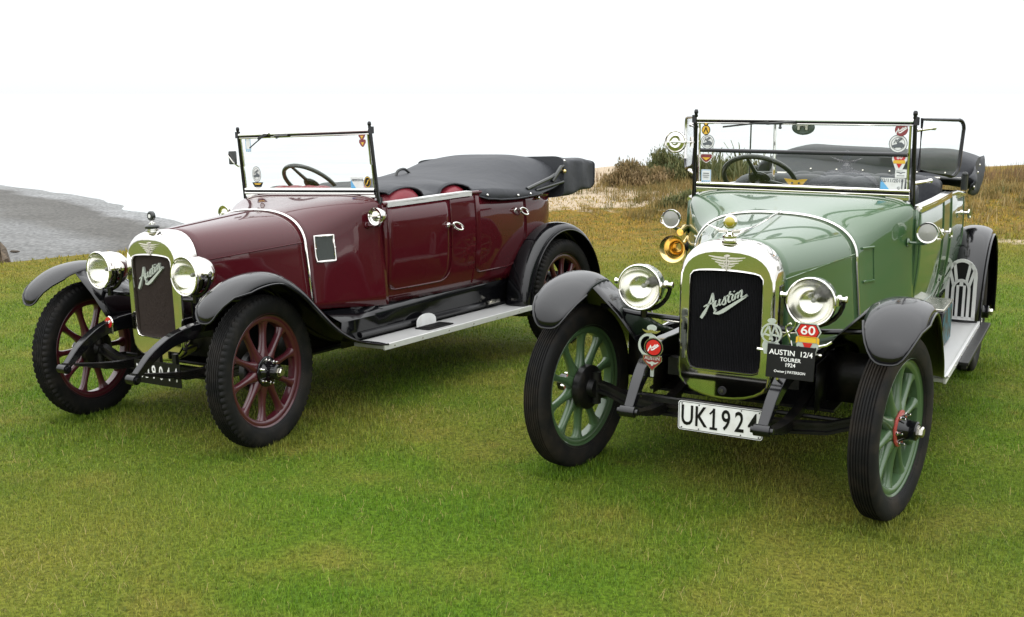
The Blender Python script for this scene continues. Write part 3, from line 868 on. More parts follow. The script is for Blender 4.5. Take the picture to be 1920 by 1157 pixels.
# plan of the tub wall: points round from the left front pillar over the tail to the right front pillar
def tub_plan():
    left = [(0.590, 1.19), (0.606, 1.35), (0.625, 1.6), (0.638, 1.9), (0.645, 2.2), (0.645, 2.5), (0.636, 2.72), (0.610, 2.90), (0.545, 3.03), (0.43, 3.11), (0.22, 3.145)]
    pts = left + [(0.0, 3.15)] + [(-x, y) for x, y in reversed(left)]
    return catmull(pts, 4)
def rail_z(y):
    return float(np.interp(y, [1.19, 1.94, 2.2, 2.56, 2.9, 3.15], [1.160, 1.178, 1.172, 1.135, 1.105, 1.10]))
def wall_off(u):          # u 0 at the foot, 1 at the rail
    return 0.012 * math.sin(PI * u) - 0.035 * (1 - u) ** 2.5
def tub_x(y, z):
    xr = float(np.interp(y, [1.19, 1.35, 1.6, 1.9, 2.2, 2.5, 2.72, 2.9], [.590, .606, .625, .638, .645, .645, .636, .610]))
    u = (z - 0.578) / (rail_z(y) - 0.578)
    return xr + wall_off(min(1, max(0, u)))

def mirror_x(mb):
    pass

def wheel_parts(cfg):
    """meshes of one wheel, axis X, outer face +X; shared by all wheels of a car"""
    M = {}
    # tyre
    half = [(0.283, 0.036), (0.292, 0.046), (0.310, 0.053), (0.330, 0.056), (0.348, 0.0555), (0.360, 0.052), (0.3675, 0.047), (0.3715, 0.0425)]
    tread = []
    for c in (0.034, 0.0225, 0.0115, 0.0):
        tread += [(0.3745 + 0.003 * (1 - c / .034), c + .0042), (0.3695 + .003 * (1 - c / .034), c + .0018), (0.3695 + .003 * (1 - c / .034), c - .0010), (0.3752 + 0.003 * (1 - c / .034), c - .0034)]
    prof = half + tread[:-2]
    prof = [(r if r < .29 else .29 + (r - .29) * 1.10, x) for r, x in prof]
    prof = prof + [(r, -x) for r, x in reversed(prof)]
    n = 216 if cfg['lugs'] else 96
    nq = len(prof)
    def lug(q, k, r):
        qq = min(q, nq - 1 - q)
        if 4 <= qq <= 8 and (k % 3 == 0): return r - (0.010 if qq > 4 else 0.004)
        if qq >= 9 and (k % 6 == (0 if q < nq / 2 else 3)): return r - 0.003
        return r
    mb = MB(); mb.lathe(prof, n=n, fn=lug if cfg['lugs'] else None)
    mb.f = mb.f[:-2]; mb.m = mb.m[:-2]
    M['tyre'] = (mb, cfg['tyre_mat'])
    # felloe
    pr = [(0.292, .047), (0.296, .043), (0.292, .038), (0.284, .033), (0.276, .028), (0.268, .030), (0.258, .027), (0.250, .020), (0.247, 0.0)]
    pr = pr + [(r, -x) for r, x in reversed(pr[:-1])]
    mb = MB(); mb.lathe(pr, n=64); mb.f = mb.f[:-2]; mb.m = mb.m[:-2]
    M['rim'] = (mb, cfg['wheel_mat'])
    # one spoke
    mb = MB(); rings = []
    for r, a, b in ((0.062, .034, .028), (0.085, .030, .027), (0.105, .0225, .0235), (0.135, .0170, .020), (0.175, .0150, .0185), (0.210, .0155, .0185), (0.235, .0215, .0205), (0.252, .034, .023)):
        rings.append([(b * math.copysign(abs(math.cos(t)) ** .8, math.cos(t)), a * math.copysign(abs(math.sin(t)) ** .8, math.sin(t)), r) for t in np.linspace(0, 2 * PI, 13)[:-1]])
    mb.loft(rings); M['spoke'] = (mb, cfg['wheel_mat'])
    mb = MB(); mb.lathe([(0.0, .024), (.06, .024), (.078, .020), (.078, -.02), (.06, -.024), (0, -.024)], n=32)
    M['hub_disc'] = (mb, cfg['wheel_mat'])
    mb = MB(); mb.lathe([(0, .024), (.074, .0245), (.077, .028), (.077, .032), (.073, .035), (0, .035)], n=32)
    M['flange'] = (mb, cfg['flange_mat'])
    mb = MB(); mb.lathe([(.056, .034), (.050, .045), (.043, .060), (.040, .078), (.040, .098), (.034, .104), (0, .104)], n=28)
    M['hub'] = (mb, 'black_paint')
    mb = MB(); mb.lathe([(.026, .104), (.026, .108), (.0225, .109), (.0225, .122), (.019, .126), (0, .126)], n=6)
    M['nut'] = (mb, 'nickel_dull')
    mb = MB(); mb.lathe([(.0085, .034), (.0085, .042), (.0055, .044), (.0055, .060), (.003, .062), (0, .062)], (0, 0, .062), n=8)
    M['stud'] = (mb, 'nickel')
    mb = MB(); mb.lathe([(0, -.024), (.098, -.026), (.105, -.032), (.105, -.062), (.095, -.070), (.05, -.074), (.042, -.10), (0, -.10)], n=32)
    M['front_drum'] = (mb, 'chassis_black')
    mb = MB(); mb.lathe([(0, -.024), (.150, -.026), (.158, -.032), (.158, -.080), (.150, -.086), (.06, -.092), (.05, -.14), (0, -.14)], n=36)
    M['rear_drum'] = (mb, 'chassis_black')
    return M

SCRIPT = [  # the marque script as pen strokes, pixels of a close view (x right, y down), with pen widths
    ([(180, 997), (207, 955), (236, 903), (262, 840), (281, 772)], [22, 26, 17, 13, 9]),
    ([(281, 772), (288, 815), (290, 862), (300, 905), (318, 938)], [10, 17, 17, 15, 12]),
    ([(203, 893), (232, 878), (265, 866), (302, 858)], [9, 13, 12, 8]),
    ([(313, 842), (307, 872), (313, 892), (332, 884), (345, 858)], [13, 13, 12, 9, 8]),
    ([(352, 830), (346, 862), (354, 882), (372, 868)], [13, 13, 11, 8]),
    ([(366, 876), (386, 838), (396, 808), (405, 838), (406, 866), (390, 880), (374, 872)], [8, 9, 10, 13, 13, 10, 7]),
    ([(446, 762), (436, 800), (430, 838), (437, 858), (455, 848)], [10, 13, 14, 12, 8]),
    ([(412, 803), (438, 793), (466, 786)], [8, 11, 7]),
    ([(474, 792), (466, 822), (470, 842), (486, 834)], [13, 13, 11, 8]),
    ([(478, 766), (483, 760)], [11, 9]),
    ([(499, 786), (494, 812), (490, 836)], [12, 13, 12]),
    ([(496, 806), (509, 780), (522, 776), (521, 800), (516, 826)], [7, 9, 12, 13, 12]),
    ([(522, 796), (536, 764), (550, 758), (551, 786), (549, 812), (566, 818), (600, 802)], [7, 9, 12, 13, 13, 13, 20]),
    ([(600, 806), (560, 832), (500, 868), (440, 905), (385, 938), (340, 956), (296, 958)], [14, 18, 22, 26, 30, 24, 6]),
    ([(296, 958), (312, 936), (300, 922)], [6, 14, 8]),
]
def script_strokes(mb, o, u, v, scale, w0, w1, fat=1.0):
    """scale: metres per pixel; o is the middle of the word"""
    for pts, wid in SCRIPT:
        P = [((x - 392) * scale, -((y - 0.124 * (x - 392)) - 872) * scale) for x, y in pts]
        mb.ribbon(P, [a * scale * fat for a in wid], o, u, v, w0, w1, 4)

def wings_emblem(mb, o, u, v, S, w0, w1):
    rows = [(0.0, 1.0, .075), (-.15, .84, .075), (-.30, .64, .075), (-.45, .44, .07), (-.58, .26, .06)]
    for s in (-1, 1):
        for z, L, h in rows:
            mb.ribbon([(s * .06 * S, (z - .02) * S), (s * .5 * L * S, (z - .01) * S), (s * L * S, (z + .06) * S)], [h * S * 1.1, h * S, h * .25 * S], o, u, v, w0, w1, 3)
    mb.prism(circ(0, .10 * S, .15 * S, 16, .06 * S), o, u, v, w0, w1 * 1.2)
    mb.prism([(-.035 * S, .1 * S), (-.03 * S, -.66 * S), (.03 * S, -.66 * S), (.035 * S, .1 * S)], o, u, v, w0, w1 * 1.4)
    mb.ring2d(circ(0, -.28 * S, .17 * S, 20), circ(0, -.28 * S, .12 * S, 20), o, u, v, w0, w1 * 1.3)

def make_car(cfg, pose, label):
    root = empty('vintage_car')
    root.matrix_world = pose
    tag(root, label, 'car', 'vintage touring cars on the lawn')
    dz = cfg['dz']
    FY = cfg['front_y']  # front wheel centres lie a little behind the axle line
    PAINT = cfg['paint']
    rnd = random.Random(cfg['seed'])
    def part(name, mb, mat=None, parent=None, angle=35, sprung=True, smooth=True):
        return mb.build(name, mat, root if parent is None else parent, angle, (0, 0, dz) if (parent is None and sprung) else None, smooth)

    # ---------------- bonnet, scuttle, tub
    mb = MB(); mb.loft([full_section(y) for y in np.linspace(0.135, 0.742, 14)], False, False)
    bonnet = part('bonnet', mb, PAINT); mod_solid(bonnet, .004)
    for s in (-1, 1):                                   # side hinges and top hinge
        mb = MB(); mb.tube([(s * (scuttle_x(y, lerp(.938, .985, (y - .14) / .6)) + .0015), y, lerp(.938, .985, (y - .14) / .6)) for y in np.linspace(.14, .738, 8)], .0032, 6)
        part('hinge', mb, cfg['hinge_mat'], bonnet)
    mb = MB(); mb.tube([(0, y, body_params(y)[2] + .001) for y in np.linspace(.14, .738, 8)], .0035, 6); part('hinge', mb, cfg['hinge_mat'], bonnet)
    mb = MB(); mb.tube(full_section(0.748, out=.002), .0075, 8); part('bonnet_band', mb, 'nickel')
    mb = MB(); mb.loft([full_section(y) for y in np.linspace(0.752, 1.19, 16)], False, False)
    scuttle = part('scuttle', mb, PAINT); mod_solid(scuttle, .004)
    plan = tub_plan(); NU = 12; rings = []
    for i, (x, y) in enumerate(plan):
        a, b = plan[max(i - 1, 0)], plan[min(i + 1, len(plan) - 1)]
        t = Vector((b[0] - a[0], b[1] - a[1])).normalized(); nrm = Vector((t.y, -t.x))
        if nrm.x * x < 0 and abs(x) > .3: nrm = -nrm
        if abs(x) <= .3 and nrm.y < 0: nrm = -nrm
        ring = []
        tail = sstep(2.75, 3.12, y)
        for k in range(NU + 1):
            u = k / NU; f = wall_off(u) - .10 * tail * (1 - u) ** 2
            ring.append((x + nrm.x * f, y + nrm.y * f, lerp(.578, rail_z(y), u)))
        rings.append(ring)
    mb = MB(); mb.loft(rings, False, False)
    tub = part('body', mb, PAINT); mod_solid(tub, .022, 1 if cfg.get('flip') else -1)
    mb = MB(); mb.tube([(r[-1][0], r[-1][1], r[-1][2] + .004) for r in rings], .011, 8); part('rail', mb, cfg['rail_mat'], tub)
    mb = MB(); mb.box((0, 2.15, .60), (1.10, 1.85, .03)); part('floor', mb, 'interior_dark')
    mb = MB(); mb.box((0, 1.20, .86), (1.05, .02, .5)); part('bulkhead', mb, 'interior_dark')
    # dashboard
    mb = MB(); mb.box((0, 1.235, 1.10), (1.08, .03, .20)); part('dashboard', mb, 'interior_dark')
    # polished strip along the front door
    for s in (-1, 1):
        mb = MB(); rg = []
        for y in np.linspace(1.22, 1.98, 9):
            x, z = tub_x(y, rail_z(y)), rail_z(y)
            rg.append([(s * (x + .010), y, z - .016), (s * (x + .012), y, z + .014), (s * (x - .03), y, z + .018), (s * (x - .03), y, z + .008)])
        mb.loft(rg); part('door_capping', mb, 'nickel' if cfg['name'] == 'G' else 'aluminium_bright')
    # doors
    def door(s, y0, y1, r0, r1, zb, handle_y, handle_z):
        """a panel lying 3 mm proud of the side, corner radii r0 (front) and r1 (rear) at its foot"""
        ztop = lambda y: rail_z(y) - .012
        nz_, ny_ = 14, 12; rg = []; 
        for i in range(nz_ + 1):
            v = i / nz_; v = v ** 1.6
            row = []
            z_ = zb + (1.10 - zb) * v
            h = z_ - zb
            a = y0 + (r0 - math.sqrt(max(0, r0 * r0 - (r0 - h) ** 2)) if h < r0 else 0)
            b = y1 - (r1 - math.sqrt(max(0, r1 * r1 - (r1 - h) ** 2)) if h < r1 else 0)
            for k in range(ny_ + 1):
                y = lerp(a, b, k / ny_); zz = z_ if i < nz_ else ztop(y)
                row.append((s * (tub_x(y, zz) + .0035), y, zz))
            rg.append(row)
        mb = MB(); mb.loft(rg, False, False)
        d = part('door', mb, PAINT); mod_solid(d, .006, -1 if s > 0 else 1)
        edge = [r[0] for r in reversed(rg)] + [rg[0][k] for k in range(1, ny_)] + [r[-1] for r in rg]
        mb = MB(); mb.tube(edge, .0042, 6); part('door_bead', mb, PAINT, d)
        x = tub_x(handle_y, handle_z) + .0035
        mb = MB(); mb.lathe([(.016, 0), (.014, .006), (.007, .009), (.007, .03), (.010, .034), (.010, .042), (0, .044)], (s * x, handle_y, handle_z), (s, 0, 0), 12)
        o_ = []
        for k in range(20):
            t = 2 * PI * k / 20; o_.append((s * (x + .036), handle_y + .052 + .048 * math.cos(t), handle_z - .012 - .016 * math.cos(t) + .020 * math.sin(t)))
        mb.tube(o_, .0065, 8, True)
        part('handle', mb, 'nickel', d)
    for s in (-1, 1):
        door(s, 1.215, 1.765, .05, .10, .655, 1.735, .998)
        door(s, 2.015, 2.585, .05, .22, .665, 2.455, 1.035)
    for s in (-1, 1):                                   # bead on the side between the doors
        mb = MB()
        mb.tube([(s * (tub_x(2.0, z) + .002), 2.0 + .012 * math.sin(9 * z), z) for z in np.linspace(.60, .70, 5)], .004, 6); part('bead', mb, PAINT, tub)

    # ---------------- radiator
    def outline(hw, ztop, zsh, zc, zb, n=2.7):
        pts = []
        for k in range(17):
            th = -PI / 2 + PI * k / 16
            c, s_ = math.cos(th), math.sin(th)
            pts.append((hw * math.copysign(abs(s_) ** (2 / n), s_), zsh + (ztop - zsh) * abs(c) ** (2 / n)))
        for z in np.linspace(zsh, zc, 8)[1:]: pts.append((hw, z))
        for k in range(1, 12):
            t = k / 12; a = t * PI; pts.append((hw * math.cos(a), zc - (zc - zb) * math.sin(a) ** .75))
        for z in np.linspace(zc, zsh, 8)[:-1]: pts.append((-hw, z))
        return pts
    def core_outline(hw, zt, zb_, r, n_total):
        per = rrect(-hw, hw, zb_, zt, r, 4)
        return per
    sh = [(outline(.198, 1.064, .905, .535, .418), 0.0), (outline(.207, 1.082, .905, .535, .410), .006), (outline(.213, 1.098, .905, .535, .408), .022), (outline(.215, 1.106, .905, .535, .41), .050), (outline(.216, 1.106, .905, .535, .43), .132)]
    n_o = len(sh[0][0])
    # opening sampled by angle from the core centre so that it meets the face outline evenly
    cz = .75
    def core_at(px, pz, hw=.163, zt=.972, zb_=.538, r=.030):
        """point on the rounded opening in the direction of (px, pz)"""
        dx, dz_ = px, pz - cz; best = None
        k = min(hw / abs(dx) if abs(dx) > 1e-6 else 1e9, ((zt - cz) if dz_ > 0 else (cz - zb_)) / abs(dz_) if abs(dz_) > 1e-6 else 1e9)
        x, z = dx * k, cz + dz_ * k
        zc_ = zt - r if dz_ > 0 else zb_ + r; xc = math.copysign(hw - r, x)
        if abs(x) > hw - r and (z > zt - r or z < zb_ + r):
            v = Vector((x - xc, z - zc_)); v = v.normalized() * r if v.length > 0 else v
            x, z = xc + v.x, zc_ + v.y
        if dz_ > 0: z += .010 * (1 - (x / hw) ** 2)
        return x, z
    inn = [core_at(x, z) for x, z in sh[0][0]]
    inn2 = [core_at(x, z, .159, .967, .543) for x, z in sh[0][0]]
    fl1 = [(lerp(a[0], b[0], .08), lerp(a[1], b[1], .08)) for a, b in zip(inn, sh[0][0])]; fl2 = [(lerp(a[0], b[0], .94), lerp(a[1], b[1], .94)) for a, b in zip(inn, sh[0][0])]
    L = [[(x, .022, z) for x, z in inn2], [(x, .004, z) for x, z in inn2], [(x, -.0015, z) for x, z in [core_at(a, b, .161, .970, .540) for a, b in sh[0][0]]], [(x, .0, z) for x, z in inn], [(x, .0, z) for x, z in fl1], [(x, .0, z) for x, z in fl2]] + [[(x, y, z) for x, z in o_] for o_, y in sh]
    mb = MB(); mb.loft(L, True, False)
    shell = part('radiator_shell', mb, 'nickel', angle=62)
    mb = MB(); NF = 92; rg = []
    for k in range(NF + 1):
        x = lerp(-.168, .168, k / NF); y = .020 + (.006 if k % 2 else 0); rg.append([(x, y, .53), (x, y, .985)])
    mb.loft(rg, False, False)
    part('radiator_core', mb, cfg['core_mat'], shell, smooth=False)
    mb = MB(); mb.box((0, .09, .75), (.36, .10, .50)); part('radiator_tank', mb, 'chassis_black', shell)
    mb = MB(); mb.mat('badge_grey'); script_strokes(mb, (-.008 if cfg['name'] == 'G' else -.02, .018, .835 if cfg['name'] == 'G' else .87), XA, ZA, .000475 if cfg['name'] == 'G' else .00050, 0, .012, 1.15)
    part('script_lettering', mb, None, shell)
    mb = MB(); mb.mat('emblem_silver'); wings_emblem(mb, (0, .0, 1.036), XA, ZA, .080, -.001, .005); part('wing_emblem', mb, None, shell)
    mb = MB(); mb.mat('interior_dark'); mb.prism(circ(0, 0, .019), (0, 0, .452), XA, ZA, .0, .0025); mb.mat('nickel_dull'); mb.prism(circ(0, 0, .009, 12), (0, 0, .452), XA, ZA, .0025, .009); part('crank_hole', mb, None, shell)
    # black straps on the shell sides
    for s in (-1, 1):
        mb = MB(); mb.box((s * .2175, .098, .74), (.005, .056, .36)); o = part('side_plate', mb, 'black_paint', shell); mod_bevel(o, .002)
        mb = MB(); mb.lathe([(.012, 0), (.010, .006), (0, .008)], (s * .22, .10, .70), (s, 0, 0), 12); mb.lathe([(.012, 0), (.010, .006), (0, .008)], (s * .22, .10, .62), (s, 0, 0), 12); part('bolt', mb, 'nickel_dull', shell)
    # cap
    if cfg['name'] == 'G':
        mb = MB(); mb.lathe([(.036, 0), (.036, .007), (.028, .010), (.027, .017), (.031, .019), (.031, .028), (.027, .031), (.018, .036), (.014, .044), (.016, .05)], (0, .03, 1.100), ZA, 24)
        for s in (-1, 1):
            for j in range(3):
                mb.tube([(s * .012, .03, 1.150 - .003 * j), (s * .045, .022, 1.155 - .006 * j), (s * (.098 - .022 * j), .016, 1.172 - .008 * j)], [.010, .010, .003], 8, flat=(1, .4))
        mb.lathe([(.020, .012), (.029, .010), (.031, 0), (.029, -.008), (.024, -.010)], (0, .03, 1.186), (0, 1, 0), 24)
        cap = part('radiator_cap', mb, 'nickel')
        mb = MB(); mb.ball((0, .022, 1.186), .0235, 18, (1, .7, 1)); part('amber_lens', mb, 'amber_glass', cap)
        mb = MB(); mb.tube([(.02, .05, 1.125), (.035, .35, 1.145), (.03, .735, 1.170)], .0045, 8); part('stay_rod', mb, 'nickel', cap)
    else:
        mb = MB(); mb.mat('nickel'); mb.lathe([(.036, 0), (.036, .010), (.030, .012), (.030, .016)], (0, .03, 1.100), ZA, 24)
        mb.mat('bakelite'); mb.lathe([(.030, .016), (.037, .019), (.038, .030), (.032, .037), (.020, .040)], (0, .03, 1.100), ZA, 24)
        mb.mat('nickel'); mb.lathe([(.018, .040), (.018, .046), (.008, .050), (.007, .064)], (0, .03, 1.100), ZA, 16)
        cap = part('radiator_cap', mb)
        mb = MB(); mb.mat('bakelite'); mb.lathe([(0, -.012), (.020, -.012), (.026, -.007), (.026, .007), (.020, .012), (0, .012)], (0, .03, 1.184), (0, 1, 0), 24)
        mb.mat('letter_white'); mb.prism(circ(0, 0, .010, 16), (0, .0175, 1.184), XA, ZA, 0, .001)
        part('temperature_gauge', mb, None, cap)

    # ---------------- headlamps
    def lamp(name, c, r, depth, body_mat, tilt=0.0):
        hl = MB()
        x, y, z = c
        prof = [(r * .93, -.004), (r * .95, -.012), (r, -.014), (r * 1.045, -.010), (r * 1.05, .004), (r * 1.0, .012), (r * .985, .02), (r * .97, depth * .45), (r * .86, depth * .72), (r * .6, depth * .92), (r * .25, depth), (0, depth)]
        hl.lathe(prof, c, (0, 1, 0), 40)
        hl.f = [f for f in hl.f if len(f) == 4]; hl.m = [0] * len(hl.f)
        o = part(name, hl, body_mat)
        mb = MB(); mb.lathe([(r * .93, -.002), (r * .88, .012), (r * .74, .035), (r * .52, .056), (r * .28, .067), (r * .10, .070), (0, .070)], c, (0, 1, 0), 36)
        mb.f = [f for f in mb.f if len(f) <= 4]; mb.m = [0] * len(mb.f); part('reflector', mb, 'mirror_bowl', o)
        mb = MB(); mb.ball((x, y + .045, z), .012, 12); mb.tube([(x, y + .05, z), (x, y + .07, z)], .010, 10); part('bulb', mb, 'frost_glass', o)
        mb = MB(); mb.lathe([(r * .94, -.003), (r * .7, -.010), (r * .35, -.0135), (.0005, -.0145)], c, (0, 1, 0), 36); mb.f = [f for f in mb.f if len(f) == 4]; mb.m = [0] * len(mb.f)
        part('lens', mb, 'lens_glass', o)
        return o
    for s in (-1, 1):
        hx, hy, hz = cfg['head']
        c = (s * hx, hy, hz); r = .0985
        o = lamp('headlight', c, r, cfg['head_depth'], 'nickel')
        for q in (-1, 1):
            mb = MB(); mb.lathe([(.018, 0), (.018, .012), (.010, .016), (.010, .028), (.014, .030), (.014, .038), (0, .040)], (c[0] + q * r * 1.0, c[1] + .045, c[2] + .012), (q, 0, 0), 12)
            if q == s: mb.box((c[0] + s * r * 1.02, c[1] + .03, c[2] + .005), (.018, .04, .035))
            part('trunnion', mb, 'nickel', o)
        mb = MB(); mb.tube([(c[0] + (r + .022) * math.cos(a), c[1] + .055, c[2] + .01 + (r + .020) * math.sin(a)) for a in np.linspace(0, -PI, 13)], .010, 8); mb.tube([(c[0], c[1] + .055, c[2] - .10), (c[0], c[1] + .055, c[2] - .145)], .016, 10)
        part('fork', mb, 'black_paint', o)
    bz = cfg['head'][2] - .135
    for s in (-1, 1):
        mb = MB(); mb.tube([(s * .61, .08, bz + .01), (s * .42, .03, bz), (s * .21, .03, bz - .006)], .012, 8); part('lamp_bar', mb, 'black_paint')
    if cfg['name'] == 'G':
        for s in (-1, 1):
            mb = MB(); mb.tube(catmull([(s * .37, .06, .79), (s * .34, .05, .745), (s * .28, .06, .725), (s * .22, .07, .722)], 4), .004, 6); part('lamp_wire', mb, 'nickel_dull')
    # side lamps on the scuttle
    for s in (-1, 1):
        c = cfg['slamp']; c = (s * c[0], c[1], c[2]); r = .050
        mb = MB(); prof = [(r * .86, -.010), (r, -.012), (r * 1.03, -.004), (r * 1.0, .006), (r * .94, .020), (r * .80, .045), (r * .45, .066), (0, .070)]
        mb.lathe(prof, c, (0, 1, 0), 32); mb.f = [f for f in mb.f if len(f) == 4]; mb.m = [0] * len(mb.f)
        o = part('side_lamp', mb, 'nickel')
        if cfg['name'] == 'G':
            mb = MB(); mb.lathe([(r * .88, -.009), (r * .5, -.013), (.0005, -.015)], c, (0, 1, 0), 28); mb.f = [f for f in mb.f if len(f) == 4]; mb.m = [0] * len(mb.f); part('lens', mb, 'frost_glass', o)
            mb = MB(); mb.tube([(c[0] + s * .045, c[1] + .005, c[2] + .028), (c[0] + s * .068, c[1] + .01, c[2] - .01), (c[0] + s * .062, c[1] + .01, c[2] - .028), (c[0] + s * .045, c[1] + .005, c[2] - .03)], .004, 6); part('latch', mb, 'nickel', o)
        else:
            mb = MB(); mb.lathe([(r * .88, -.006), (r * .62, -.002), (r * .60, .02), (r * .3, .04), (.0005, .046)], c, (0, 1, 0), 28); mb.f = [f for f in mb.f if len(f) == 4]; mb.m = [0] * len(mb.f); part('reflector', mb, 'mirror_bowl', o)
            mb = MB(); mb.lathe([(r * .6, .004), (r * .3, -.002), (.0005, -.003)], c, (0, 1, 0), 24); mb.f = [f for f in mb.f if len(f) == 4]; mb.m = [0] * len(mb.f); part('lens', mb, 'lens_glass', o)
        xs_ = scuttle_x(c[1] + .02, c[2] - .055)
        mb = MB(); mb.tube(catmull([(c[0], c[1] + .03, c[2] - .045), (c[0] - s * .02, c[1] + .03, c[2] - .058), (s * xs_, c[1] + .02, c[2] - .055)], 4), .008, 8)
        mb.lathe([(.022, 0), (.020, .006), (.012, .010)], (s * xs_, c[1] + .02, c[2] - .055), (s, 0, 0), 14)
        part('bracket', mb, PAINT, o)

    # ---------------- wings and running boards
    FW = [(-.275, .710), (-.255, .780), (-.19, .843), (-.09, .893), (.03, .914), (.132, .909), (.21, .875), (.31, .805), (.41, .705), (.52, .600), (.64, .510), (.76, .450), (.86, .420), (.93, .410)]
    FWc = catmull(FW, 4)
    arc = [0]
    for a, b in zip(FWc[:-1], FWc[1:]): arc.append(arc[-1] + math.hypot(b[0] - a[0], b[1] - a[1]))
    def fw_at(d):
        d = max(0, min(arc[-1], d)); return np.interp(d, arc, [p[0] for p in FWc]), np.interp(d, arc, [p[1] for p in FWc])
    TOT = arc[-1]
    for s in (-1, 1):
        NS, NT = 46, 15; rows = []
        for i in range(NS + 1):
            row = []
            for k in range(NT + 1):
                t = -1 + 2 * k / NT                     # -1 inner edge, +1 outer edge
                start = .27 * abs(t) ** 3.2 * (1.0 if t > 0 else .85)
                d = lerp(start, TOT, i / NS)
                y, z = fw_at(d); y2, z2 = fw_at(d + .004)
                tx = Vector((y2 - y, z2 - z)); tx = tx.normalized() if tx.length > 1e-9 else Vector((1, 0)); nrm = Vector((-tx.y, tx.x))
                if nrm.y < 0 and d < TOT * .6: nrm = -nrm
                flat = sstep(.62, .95, d / TOT)         # flattens towards the running board
                crown = lerp(.038, .008, flat) * (abs(t) ** 2.4) + (0.020 * max(0, (abs(t) - .86) / .14) * (1 - flat) if t > 0 else 0)
                xc, hw = lerp(.720, .690, flat), lerp(.122, .120, flat)
                row.append((s * (xc + hw * t), y - nrm.x * crown, z - nrm.y * crown))
            rows.append(row)
        mb = MB(); mb.loft(rows, False, False)
        fen = part('front_wing', mb, 'black_paint', angle=60); mod_solid(fen, .004)
        mb = MB(); mb.tube([r[-1] for r in rows], .0055, 6); mb.tube(rows[0], .0055, 6); part('wing_bead', mb, 'black_paint', fen)
        # apron between wing and frame
        rg = []
        for i in range(3, NS + 1, 2):
            p = rows[i][0]
            q = (s * .37, p[1] + .03, min(.60, p[2] - .02))
            rg.append([p, (s * lerp(abs(p[0]), .37, .5), p[1] + .012, lerp(p[2], q[2], .42)), q])
        mb = MB(); mb.loft(rg, False, False); o = part('apron', mb, 'black_paint', fen, angle=60); mod_solid(o, .003)
        mb = MB(); mb.loft([[(s * x, .36 + .05 * (x - .36), z) for x in np.linspace(.36, .59, 4)] for z in (.37, .48, .60)], False, False); o = part('cross_shade_panel', mb, 'chassis_black'); mod_solid(o, .003)  # dark sheet behind the wheel, added to deepen the shade under the car
        mb = MB(); mb.loft([[(s * .372, y, z) for y in np.linspace(.14, 1.0, 5)] for z in (.36, .48, .58)], False, False); o = part('frame_shade_panel', mb, 'chassis_black'); mod_solid(o, .003)  # dark sheet below the frame rail, added to keep light from underneath
        # running board
        rb = MB(); rb.box((s * .69, 1.70, .388), (.235, 1.60, .022)); o = part('running_board', rb, 'aluminium'); mod_bevel(o, .003)
        mb = MB(); mb.box((s * .803, 1.70, .389), (.014, 1.606, .034)); mb.box((s * .69, 2.502, .389), (.24, .012, .030)); e_ = part('edge_strip', mb, 'aluminium_bright', o); mod_bevel(e_, .002)
        mb = MB(); [mb.lathe([(.005, 0), (.004, .003), (0, .004)], (s * .810, y, .388), (s, 0, 0), 8) for y in np.arange(.98, 2.5, .25)]; part('screw_row', mb, 'nickel_dull', o)
        # valance
        mb = MB(); rg = [[(s * (tub_x(max(1.19, y), .58) - .004 if y >= 1.15 else scuttle_x(y, .60) - .003), y, .585), (s * .585, y, .53), (s * .570, y, .44), (s * .572, y, .378)] for y in np.linspace(.80, 2.55, 12)]
        mb.loft(rg, False, False); o = part('valance', mb, 'black_paint'); mod_solid(o, .004)
        if cfg['name'] == 'M':
            mb = MB(); mb.tube([(s * .578, .95, .432), (s * .578, 2.15, .432)], .018, 8); part('bead_rail', mb, 'black_paint', o)
        # rear wing
        yc, zc_, RR = WB - .045, .395, .520
        rows = []
        for a in np.linspace(R(187), R(-10), 40):
            y, z = yc + RR * math.cos(a) * .98, zc_ + RR * math.sin(a) * 1.01; row = []
            if a > R(180): y = yc - RR * .98 + .02 * (a - PI)
            for k in range(11):
                t = -1 + 2 * k / 10; crown = .035 * abs(t) ** 2.6 + (.018 * max(0, (abs(t) - .8) / .2) if t > 0 else 0)
                row.append((s * (.706 + .104 * t), y - math.cos(a) * crown, z - math.sin(a) * crown))
            rows.append(row)
        mb = MB(); mb.loft(rows, False, False); fen = part('rear_wing', mb, 'black_paint', angle=60); mod_solid(fen, .004)
        mb = MB(); mb.tube([r[-1] for r in rows], .006, 6); part('wing_bead', mb, 'black_paint', fen)
        rg = [[r[0], (s * .598, lerp(r[0][1], yc, .08), lerp(r[0][2], zc_, .08)), (s * .590, lerp(r[0][1], yc, .45), lerp(r[0][2], zc_, .45))] for r in rows]
        mb = MB(); mb.loft(rg, False, False); part('inner_panel', mb, 'chassis_black', fen)

    # ---------------- chassis
    for s in (-1, 1):
        mb = MB(); rg = []
        P = catmull([(.285, -.372, .420), (.287, -.33, .455), (.292, -.25, .520), (.302, -.12, .580), (.318, .05, .600), (.33, .30, .575), (.345, .8, .545), (.36, 1.6, .54), (.36, 2.4, .55), (.35, 2.75, .60), (.34, 3.25, .55)], 3)
        for i, (x, y, z) in enumerate(P):
            a, b = P[max(0, i - 1)], P[min(len(P) - 1, i + 1)]; t = Vector((0, b[1] - a[1], b[2] - a[2])).normalized(); nn = Vector((0, -t.z, t.y))
            hh = float(np.interp(y, [-.38, -.30, 0, .4], [.014, .022, .038, .055])); ww = float(np.interp(y, [-.38, -.2, .3], [.020, .026, .026]))
            c = Vector((s * x, y, z)); rg.append([c + nn * hh + Vector((-ww, 0, 0)), c + nn * hh + Vector((ww, 0, 0)), c - nn * hh + Vector((ww, 0, 0)), c - nn * hh + Vector((-ww, 0, 0))])
